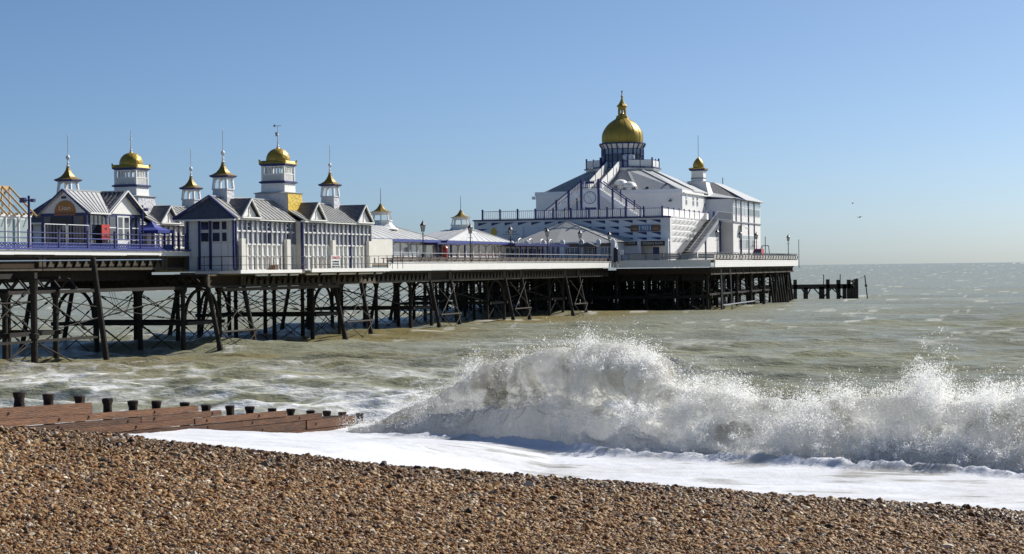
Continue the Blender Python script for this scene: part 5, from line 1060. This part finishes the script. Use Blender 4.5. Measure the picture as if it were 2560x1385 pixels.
fl = ring_part('flared_eave', 2.92, 3.28, 22.3, 22.95, 'white', 12)
for k in range(24):
    a = pi / 12 + k * pi / 12; part('eave_rib', MB().beam((ct + 2.92 * cos(a), cs + 2.92 * sin(a), 22.3), (ct + 3.3 * cos(a), cs + 3.3 * sin(a), 22.95), .12), 'navy', fl)
ring_part('eave_ring', 3.36, 3.36, 22.95, 23.12, 'navy', 24)
dprof = [(2.9, 23.1), (2.94, 23.5), (2.95, 24.1), (2.86, 24.6), (2.66, 25.05), (2.36, 25.5), (1.95, 25.95), (1.5, 26.28), (1.15, 26.5), (.95, 26.65)]
dome = D('gold_dome', MB().lathe(ct, cs, dprof, 48), 'gold', smooth=True)
for k in range(16):
    a = k * pi / 8 + .1; rb_ = MB()
    for (r0, z0), (r1, z1) in zip(dprof, dprof[1:]): rb_.beam((ct + r0 * cos(a), cs + r0 * sin(a), z0), (ct + r1 * cos(a), cs + r1 * sin(a), z1), .07, .06)
    part('dome_rib', rb_, 'gold', dome)
lan = D('lantern', MB().lathe(ct, cs, [(1.0, 26.55), (.9, 26.8), (.8, 27.1), (.62, 27.15)], 8, pi / 8), 'gold')
for k in range(8):
    a = pi / 8 + k * pi / 4; part('post', MB().beam((ct + .52 * cos(a), cs + .52 * sin(a), 27.1), (ct + .52 * cos(a), cs + .52 * sin(a), 27.95), .12), 'gold', lan)
part('bell', MB().lathe(ct, cs, [(.3, 27.1), (.26, 27.4), (.1, 27.6)], 8), 'gold', lan)
part('cap', MB().lathe(ct, cs, [(.58, 27.9), (.6, 28.3), (.8, 28.42), (.78, 28.5), (.46, 28.8), (.24, 29.25), (.11, 29.6), (.16, 29.8), (.18, 29.92), (.08, 30.02), (.05, 30.4)], 8, pi / 8), 'gold', lan)
part('finial', MB().lathe(ct, cs, [(.04, 30.38), (.12, 30.5), (.12, 30.6), (.02, 30.72)], 8), 'brown', lan)
for t in (-6.5, -5.3): D('air_unit', MB().box(t - .22, t + .22, cs - 3.0, cs - 2.7, 20.75, 21.3), 'upvc')
# double stair with the clock in the middle
SS = 81.8
st = D('landing', MB().box(-8.8, -6.3, SS, 84.2, 15.95, 16.1), 'render')
for t in (-8.75, -6.35): part('railing_post', MB().box(t - .14, t + .14, SS - .14, SS + .14, RZ, 17.35), 'navy', st)
rail_run(dp, [(-8.6, SS, 16.1), (-6.5, SS, 16.1)], None, 16, 1.0)
part('name_plate', MB().box(-8.1, -6.9, SS - .1, SS - .06, 16.72, 17.02), 'navy', st)
part('clock_case', MB().box(-8.6, -6.5, SS - .06, SS + .5, 13.6, 15.92), 'paleblue', st)
clk = D('clock_dial', MB().prism([(-7.55 + .85 * cos(a), SS - .07, 14.85 + .85 * sin(a)) for a in np.linspace(0, 2 * pi, 29)[:-1]], (0, -.05, 0)), 'navy')
part('clock_face', MB().prism([(-7.55 + .78 * cos(a), SS - .125, 14.85 + .78 * sin(a)) for a in np.linspace(0, 2 * pi, 29)[:-1]], (0, -.01, 0)), 'paleblue', clk)
hm = MB()
for k in range(12):
    a = k * pi / 6; hm.beam((-7.55 + .56 * cos(a), SS - .145, 14.85 + .56 * sin(a)), (-7.55 + .74 * cos(a), SS - .145, 14.85 + .74 * sin(a)), .07, .02)
part('hour_mark', hm, 'navy', clk)
part('clock_hand', MB().beam((-7.55, SS - .16, 14.85), (-7.88, SS - .16, 15.2), .1, .02), 'navy', clk); part('clock_hand', MB().beam((-7.55, SS - .17, 14.85), (-7.15, SS - .17, 14.2), .08, .02), 'navy', clk)
D('door_frame', MB().box(-8.25, -8.05, SS - .05, SS + .1, RZ, 13.6).box(-8.05, -6.7, SS - .05, SS + .1, 13.3, 13.55), 'navy')
def side_flight(t_top, t_bot, sgn):
    n = 20; z_top, z_bot = 16.05, RZ + .1
    f = D('stair_flight', MB().prism([(t_top, SS, z_top), (t_bot, SS, z_bot), (t_bot, SS, z_bot - .0), (t_bot - sgn * 1.0, SS, z_bot), (t_top, SS, z_top - .75)], (0, .09, 0)).prism([(t_top, SS + 2.1, z_top), (t_bot, SS + 2.1, z_bot), (t_bot - sgn * 1.0, SS + 2.1, z_bot), (t_top, SS + 2.1, z_top - .75)], (0, .09, 0)), 'paleblue')
    for k in range(n):
        a = (k + .5) / n; t = t_top + (t_bot - t_top) * a; z = z_top + (z_bot - z_top) * a
        part('step', MB().box(t - .17, t + .17, SS + .09, SS + 2.1, z - .12, z - .02), 'render', f)
    for k in range(3):
        a = (k + 1) / 3; t = t_top + (t_bot - t_top) * a * .97; z = z_top + (z_bot - z_top) * a * .97
        part('railing_post', MB().box(t - .12, t + .12, SS - .1, SS + .14, RZ, z + 1.25), 'navy', f)
        if k < 2: part('railing_post', MB().box(t + .55 - .09, t + .55 + .09, SS + 2.1, SS + 2.3, RZ, z + 1.1), 'navy', f)
    d = Vector((t_bot - t_top, 0, z_bot - z_top))
    for ds in (0, 2.15):
        p0 = Vector((t_top, SS + .05 + ds, z_top)); g = MB().beam(p0 + Vector((0, 0, 1.05)), p0 + d + Vector((0, 0, 1.05)), .13, .13); part('handrail', g, 'navy', f)
        b = MB()
        for k in range(1, 26): q = p0 + d * (k / 26); b.beam(q + Vector((0, 0, .05)), q + Vector((0, 0, 1.0)), .07, .05, up=(0, 1, .1))
        part('baluster', b, 'white', f, kind='stuff')
side_flight(-8.8, -14.2, -1); side_flight(-6.3, -.5, 1)
# flight from the landing up the roof
uf = D('stair_flight', MB().prism([(-8.3, 84.2, 15.95), (-8.3, 94.4, 19.3), (-8.3, 94.4, 19.0), (-8.3, 84.2, 15.5)], (1.6, 0, 0)), 'grey')
for t in (-8.45, -6.75):
    part('stair_side', MB().prism([(t, 84.2, 15.9), (t, 94.4, 19.25), (t, 94.4, 20.45), (t, 84.2, 17.1)], (.08, 0, 0)), 'render', uf)
    for k in range(4):
        s_ = 84.4 + k * 3.2; z = 15.95 + (s_ - 84.2) * .328; part('railing_post', MB().box(t - .03, t + .11, s_ - .08, s_ + .08, z, z + 1.45), 'navy', uf)
for k in range(18):
    s_ = 84.4 + k * .56; z = 15.98 + (s_ - 84.2) * .328; part('step', MB().box(-8.3, -6.7, s_, s_ + .5, z, z + .1), 'grey', uf)
# seaward wing with slate roofs and its small gold dome
rs0, rs1, rt0, rt1 = 105.4, 127.0, -5.0, 7.05
D('wing_wall', MB().box(rt0, rt1, rs0, rs1, PLAT_Z, 15.1), 'render'); D('wing_front', MB().box(3.2, rt1 - .05, rs0 - .06, rs0, RZ, 14.9), 'paleblue')
D('wing_side', MB().box(rt1 + .005, rt1 + .06, rs0 + .1, rs1 - .1, PLAT_Z, 15.05), 'render'); D('string_course', MB().box(rt1, rt1 + .22, rs0, rs1 + .1, 11.75, 11.88), 'grey')
for a, b, m_ in ((rs0 + .5, rs0 + 1.8, 'glasspale'), (rs0 + 2.2, rs0 + 3.4, 'glass'), (rs0 + 4, rs0 + 5.2, 'glass'), (rs0 + 6, rs0 + 8, 'glasspale'), (rs0 + 8.4, rs0 + 10.4, 'glasspale'), (rs0 + 11, rs0 + 15.6, 'glass'), (rs0 + 16.2, rs0 + 21, 'glass')):
    f = D('window', MB().box(rt1 + .06, rt1 + .1, a, b, 12.85, 14.85), 'upvc'); part('pane', MB().box(rt1 + .095, rt1 + .115, a + .12, b - .12, 12.95, 13.95), m_, f); part('pane', MB().box(rt1 + .095, rt1 + .115, a + .12, b - .12, 14.08, 14.75), 'glasspale', f)
f = D('window', MB().box(rt1 + .06, rt1 + .1, rs0 + 4.2, rs0 + 16, 7.9, 10.0), 'upvc')
for k in range(7):
    a = rs0 + 4.4 + k * 1.65; part('pane', MB().box(rt1 + .095, rt1 + .115, a, a + 1.5, 8.0, 9.3), 'glasspale' if k % 3 else 'glass', f); part('pane', MB().box(rt1 + .095, rt1 + .115, a, a + 1.5, 9.4, 9.92), 'glasspale', f)
for s_ in (rs0 + 2.1, rs0 + 5.8, rs0 + 11.6, rs0 + 16.1): D('downpipe', MB().box(rt1 + .06, rt1 + .2, s_ - .08, s_ + .08, 6.3 if s_ > rs0 + 3 else 11.8, 15.0), 'navy')
aw = MB(); pts = [(rt1 + .1 + .9 * sin(a), 0, 10.9 + .5 * cos(a)) for a in np.linspace(0, pi / 2, 6)]
for a, b in zip(pts, pts[1:]): aw.prism([(a[0], rs0 + 4.2, a[2]), (b[0], rs0 + 4.2, b[2]), (b[0], rs0 + 6.8, b[2]), (a[0], rs0 + 6.8, a[2])], (.02, 0, .03))
D('door_awning', aw, 'grey')
D('eave', MB().box(rt0, rt1 + .55, rs0 - .1, rs1 + .5, 15.1, 15.22), 'navy')
rm, rzz = 2.6, 17.9
D('roof_slope', MB().prism([(rt1 + .6, 112, 15.2), (rt1 + .6, rs1 + .6, 15.2), (rm, rs1 - 6.5, rzz), (rm, 113.5, rzz)], (0, 0, -.1)), 'leadpale'); D('roof_slope', MB().prism([(rt1 + .6, 112, 15.2), (rm, 113.5, rzz), (-4, 113.5, rzz), (-4, 112, 15.2)], (0, 0, -.1)), 'slate')
D('roof_slope', MB().prism([(rt1 + .6, rs1 + .6, 15.2), (-5, rs1 + .6, 15.2), (-5, rs1 - 6, rzz), (rm, rs1 - 6.5, rzz)], (0, 0, -.1)), 'slate'); D('roof_slope', MB().prism([(rt1 + .5, rs0 - .1, 15.15), (rt1 + .5, 112, 15.2), (3.0, 112, 16.4), (3.0, rs0 - .1, 15.6)], (0, 0, -.1)), 'leadpale')
D('roof_slope', MB().prism([(rm, 113.4, rzz), (rt1 - .9, 111.9, 15.6), (rt1 - 4.5, 106.5, 15.3), (-1.2, 109.5, 17.2), (-1.5, 113.4, rzz)], (0, 0, -.1)), 'slate')
D('roof_slope', MB().prism([(UR + .1, 93.5, 15.75), (UR + .1, 106, 15.75), (-.5, 106, 17.4), (-.5, 97, 17.4)], (0, 0, -.1)), 'slate'); D('eave', MB().box(UR - .1, UR + .35, 90.4, 108, 15.5, 15.66), 'white')
D('finial', MB().rod((rm, rs1 - 6.5, rzz), (rm, rs1 - 6.5, rzz + 1.0), .06), 'black')
t_, s_ = 1.5, 108.4
D('turret_base', MB().sq(t_, s_, [(1.9, 15.6), (1.45, 17.2), (1.35, 17.75), (1.45, 17.82), (1.0, 17.9)]), 'render'); D('turret', MB().sq(t_, s_, [(.92, 17.85), (.86, 19.35), (.98, 19.4)]), 'white'); D('turret_band', MB().sq(t_, s_, [(.95, 18.25), (.95, 18.36)]), 'navy')
D('turret_eave', MB().sq(t_, s_, [(1.0, 19.36), (1.18, 19.5), (1.18, 19.62)]), 'navy'); D('turret_skirt', MB().sq(t_, s_, [(1.2, 19.62), (1.2, 19.76), (.9, 19.84)]), 'gold')
gd = D('small_gold_dome', MB().lathe(t_, s_, [(.74, 19.8), (.82, 20.05), (.78, 20.4), (.6, 20.8), (.34, 21.12), (.12, 21.3), (.05, 21.45)], 20), 'gold', smooth=True); part('spire', MB().rod((t_, s_, 21.4), (t_, s_, 24.6), .035, 5), 'grey', gd)
# outside stair on the sunny side
os_ = D('outside_stair', MB().box(5.5, 7.0, 94.8, 104.8, 11.75, 11.9), 'grey')
for t in (5.55, 7.1): part('stringer', MB().prism([(t, 76, 6.3), (t, 94.8, 11.85), (t, 94.8, 11.4), (t, 77.5, 6.3)], (.08, 0, 0)), 'grey', os_)
for k in range(26):
    a = k / 26; s_ = 76 + 18.8 * a; z = 6.3 + 5.5 * a; part('step', MB().box(5.63, 7.1, s_, s_ + .7, z + .1, z + .2), 'beamtop', os_)
rail_run(dp, [(5.6, 76, 6.35), (5.6, 83, 8.4), (5.6, 94.8, 11.9)], None, 0, 1.15, infill='grey'); rail_run(dp, [(7.15, 76, 6.35), (7.15, 83, 8.4), (7.15, 94.8, 11.9), (7.1, 104.6, 11.9)], None, 0, 1.15, infill='grey')
part('post', MB().rod((7.05, 96.5, PLAT_Z), (7.05, 96.5, 11.8), .16), 'navy', os_); part('post', MB().beam((7.05, 96.5, 10.6), (7.05, 95, 11.75), .1).beam((7.05, 96.5, 10.6), (7.05, 98, 11.75), .1), 'navy', os_)
part('post', MB().rod((7.05, 87, PLAT_Z), (7.05, 87, 9.6), .1), 'navy', os_); post(dp, 5.0, 102.2, RZ, 1.3, .3)

# ================================================================== street lamps
LMP = []
def lamp_proto(t, s, z, lab):
    p = thing('street_lamp', lab, 'street lamp', (t, s, z), 'lantern posts along the pier'); 
    part('post', MB().lathe(t, s, [(.16, z), (.16, z + .25), (.10, z + .35), (.085, z + .9), (.06, z + 1.0), (.05, z + 2.7), (.08, z + 2.75), (.04, z + 2.82)], 8), 'black', p, smooth=True)
    part('ladder_bar', MB().beam((t - .28, s, z + 2.45), (t + .28, s, z + 2.45), .04), 'black', p)
    part('lantern', MB().lathe(t, s, [(.12, z + 2.86), (.23, z + 3.42)], 6), 'lampglass', p)
    g = MB()
    for k in range(6): a = k * pi / 3; g.beam((t + .13 * cos(a), s + .13 * sin(a), z + 2.84), (t + .24 * cos(a), s + .24 * sin(a), z + 3.44), .03)
    part('lantern_frame', g, 'black', p); part('lantern_cap', MB().lathe(t, s, [(.3, z + 3.42), (.28, z + 3.48), (.12, z + 3.68), (.1, z + 3.74), (.03, z + 3.84), (.01, z + 3.95)], 6), 'black', p); return p
proto = lamp_proto(-.45, -.5, NECK_Z, 'street lamp nearest the boarded pavilion on the near edge')
def lamp(t, s, z, lab):
    c = copy_tree(proto); c.location = W(t, s, z); c['label'] = lab
lamp(-.45, 12.6, NECK_Z, 'street lamp beside the turret of the shelter with poster windows')
lamp(-.45, 25.3, NECK_Z, 'street lamp at the junction of the poster shelter and scrolled canopy'); lamp(-.45, 38.5, NECK_Z, 'street lamp before the left slope of the tent shaped roof')
lamp(-.45, 51.8, NECK_Z, 'street lamp before the right half of the tent shaped roof'); lamp(-.45, 65.0, NECK_Z, 'street lamp at the inner corner where the pier widens')
lamp(-15.2, 31.6, NECK_Z, 'street lamp on the far edge rising behind the nearer shelter roof'); lamp(-15.2, 44.4, NECK_Z, 'street lamp on the far edge between the two shelter turrets')
for s_, lb in ((69.4, 'street lamp at the sunny corner by the foot of the outside stair'), (84.4, 'street lamp before the long ground floor window of the seaward wing'), (95.8, 'street lamp near the red locker by the seaward wing'), (121.8, 'last street lamp at the seaward end of the side railing')): lamp(TP - .5, s_, PLAT_Z, lb)
lamp(4.5, 127.0 - 1.2 + 1, PLAT_Z, 'smaller looking street lamp beyond the seaward wing')
# small things on the deck
rl = thing('red_locker', 'red locker standing at the foot of the seaward wing', 'locker', (7.9, 121.5, PLAT_Z)); part('body', MB().box(7.3, 8.3, 121.0, 123.2, PLAT_Z, 8.0), 'red', rl); part('door', MB().box(7.35, 8.25, 120.94, 120.99, PLAT_Z + .1, 7.9), 'navy', rl)
bb = thing('dark_cabinet', 'tall dark cabinet at the corner where the pier widens', 'cabinet', (.4, 65.6, NECK_Z)); part('body', MB().box(.1, .62, 64.9, 65.2, NECK_Z, 7.75), 'black', bb); part('top', MB().lathe(.36, 65.05, [(.3, 7.75), (.2, 7.9), (.05, 7.95)], 8), 'black', bb)
nb = thing('notice_post', 'short post with a white notice beside the tall dark cabinet', 'sign', (1.1, 65.2, PLAT_Z)); part('post', MB().box(1.05, 1.2, 65.1, 65.2, PLAT_Z, 7.6), 'brown', nb); part('notice', MB().box(.92, 1.32, 65.02, 65.08, 7.05, 7.65), 'upvc', nb)
dv = thing('davit', 'small black iron davit frame behind the seaward railing', 'davit', (8, S1 - 1.5, PLAT_Z))
part('frame', MB().rod((8, S1 - 1.5, PLAT_Z), (8, S1 - 1.5, 9.9), .06).rod((7.4, S1 - 1.5, PLAT_Z), (7.5, S1 - 1.5, 8.5), .06).rod((8.7, S1 - 1.5, PLAT_Z), (8.5, S1 - 1.5, 8.5), .06).rod((7.5, S1 - 1.5, 8.5), (8.5, S1 - 1.5, 8.5), .06), 'black', dv); part('hook', MB().rod((7.5, S1 - 1.5, 8.5), (7.2, S1 - 1.5, 8.0), .04), 'black', dv)
ch = thing('brick_chimney', 'brown brick chimney stack showing over the first shelter roof', 'chimney', (-16.5, 21.5, 8)); part('stack', MB().box(-17.6, -15.6, 20.5, 22.5, NECK_Z, 9.1), 'signbrown', ch); part('pot', MB().lathe(-16.8, 21.5, [(.2, 9.1), (.24, 9.5), (.2, 9.55)], 8), 'signbrown', ch)

# ================================================================== ruined landing stage beyond the pier head
jt = thing('ruined_jetty', 'ruined black timber landing stage standing in the sea beyond the pier', 'jetty', (0, 0, 0)); jt.location = (50, 305, 0); jt.rotation_euler = (0, 0, 0); BASE[jt.name] = (50, 305, 0)
part('beam', MB().box(38, 55.2, 304.6, 305.3, 1.55, 2.3), 'jetty', jt)
for x, w, h in ((45.9, .7, 3.1), (47.6, .9, 1.8), (50.2, 1.1, 1.9), (51.2, .7, 3.1), (52.9, .7, 3.0), (53.9, .75, 2.2), (54.6, .75, 3.0), (55.8, .8, 3.1), (57.0 - 1.8, .6, 2.0), (44.2, .8, 1.8), (42.4, .8, 2.0)): part('pile', MB().box(x - w * .36, x + w * .36, 304.6, 305.3, -1.5, h), 'jetty', jt)
for a, b in ((47.0, 47.9), (48.4, 47.6), (49.0, 50.4), (51.8, 50.4), (52.4, 53.4), (54.4, 55.2), (51.9, 53.6)): part('brace', MB().beam((a, 305, 1.6), (b, 305, .1), .18), 'jetty', jt)
for x in (50.5, 53.2): part('pole', MB().rod((x, 305, 0), (x + .05, 305, 3.9), .07), 'jetty', jt)
part('broken_plank', MB().beam((54.9, 304.4, 2.7), (55.9, 304.4, 3.1), .5, .25).beam((55.1, 304.4, 2.9), (55.4, 304.4, 1.8), .4, .2), 'brown', jt)
mk = thing('marker_pole', 'thin leaning marker pole in the sea beside the ruined jetty', 'pole', (0, 0, 0)); mk.location = (57.1, 303, 0); mk.rotation_euler = (0, 0, 0); BASE[mk.name] = (57.1, 303, 0)
part('pole', MB().rod((57.35, 303, -1), (56.85, 303, 3.7), .09), 'jetty', mk); part('collar', MB().rod((57.05, 303, 1.85), (57.02, 303, 2.2), .2), 'jetty', mk); part('stay_wire', MB().rod((56.9, 303, 3.5), (54.8, 304, 2.7), .03, 4), 'jetty', mk)

# ================================================================== timber groyne on the beach
def groyne():
    g = thing('groyne', 'reddish timber groyne with dark round topped piles running into the surf', 'groyne', (0, 0, 0)); g.location = (*SW(-25, 48), 0); g.rotation_euler = (0, 0, -TH); BASE[g.name] = (-25, 48, 0)
    U0 = -25.0
    # courses of planks, top one first: height at q = 40, seaward end, joints
    courses = [(2.32, 42.1, (37.6,)), (2.03, 47.85, (41.2,)), (1.85, 49.3, (44.6,)), (1.68, 53.7, (40.2, 47.6)), (1.49, 56.5, (44.3, 50.6)), (1.29, 59.2, (40.8, 47.9, 55.2)),
               (1.0, 59.2, (44.4, 51.6)), (.7, 59.2, (48, 54.6)), (.4, 59.2, (45, 52.3)), (.1, 59.2, (49, 56)), (-.2, 59.2, (52,)), (-.5, 59.2, ())]
    for i, (c, end, js) in enumerate(courses):
        zb = courses[i + 1][0] if i + 1 < len(courses) else c - .3
        cuts = [33.0] + list(js) + [end]
        for q0, q1 in zip(cuts, cuts[1:]):
            o_ = random.uniform(-.02, .02) + .012 * (i % 2); sag = random.uniform(-.012, .012); z = lambda q, b_: b_ - .038 * (q - 40) + sag * (q - q0) / (q1 - q0)
            pl = MB().prism([(U0 - .05 + o_, q0 + .008, z(q0, zb) + .004), (U0 - .05 + o_, q1 - .008, z(q1, zb) + .004), (U0 - .05 + o_, q1 - .008 + random.uniform(-.03, 0), z(q1, c) - .008), (U0 - .05 + o_, q0 + .008, z(q0, c) - .008)], (.12, 0, 0))
            part('plank', pl, 'groyne', g)
            q = q0 + .7
            while q < q1 - .4:
                m_ = (z(q, c) + z(q, zb)) / 2; part('bolt', MB().rod((U0 + .04, q, m_), (U0 + .1 + o_, q, m_), .035, 6), 'pile', g); q += 3.4
    part('backing_board', MB().prism([(U0 - .16, 33, 1.9), (U0 - .16, 59, .6), (U0 - .16, 59, -.6), (U0 - .16, 33, -.4)], (.08, 0, 0)), 'pile', g)
    def pile(q, zt, w=.135):
        a = MB().lathe(U0 - .30, q, [(w, -1.2), (w * .98, zt - .42), (w * .84, zt - .17), (w * 1.04, zt - .05), (w * 1.1, zt), (w * .9, zt + .015)], 10); a.v = [(x + random.uniform(-.014, .014), y + random.uniform(-.014, .014), z) for x, y, z in a.v]
        part('pile', a, 'pile', g, smooth=True)
    for x, y in ((55, 981), (128, 986), (205, 991), (275, 997), (338, 1003), (396, 1003), (467, 1007), (520, 1013), (580, 1015), (629, 1017), (685, 1022), (731, 1023), (780, 1027), (821, 1028), (859, 1031), (903, 1034)):
        k = (x - 1280) / 4700; q = (23.95 + 7.8 * k) / (.309 - .951 * k); Y = 7.8 + .951 * q; pile(q, HC - (y - (687 - .0125 * x)) / 4700 * Y)
groyne()
# ================================================================== gulls over the sea
def gull(X, Y, Z, yaw, roll, lab):
    g = thing('gull', lab, 'gull', (0, 0, 0), 'gulls over the sea'); g.location = (X, Y, Z); g.rotation_euler = (roll, .1, yaw); g.scale = (.65, .65, .65); BASE[g.name] = (0, 0, 0)
    m_ = MB().lathe(0, 0, [(.0, -.26), (.05, -.2), (.085, -.02), (.06, .14), (.045, .2), (.0, .26)], 8)
    m_.v = [(x, z, y) for x, y, z in m_.v]; part('body', m_, 'bird', g, smooth=True)
    for sg in (-1, 1):
        w = MB(); ls = [(.04, .1, 0, -.14), (.32, .14, .16, -.06), (.68, .06, .12, -.04)]
        for (x0, y0, z0, c0), (x1, y1, z1, c1) in zip(ls, ls[1:]): w.prism([(sg * x0, y0, z0), (sg * x1, y1, z1), (sg * x1, c1, z1), (sg * x0, c0, z0)], (0, 0, .02))
        part('wing', w, 'bird', g)
gull(51.0, 281, 14.6, .9, .9, 'upper of two small dark gulls in the sky'); gull(46.3, 250, 11.7, 2.2, .3, 'lower of two small dark gulls in the sky')
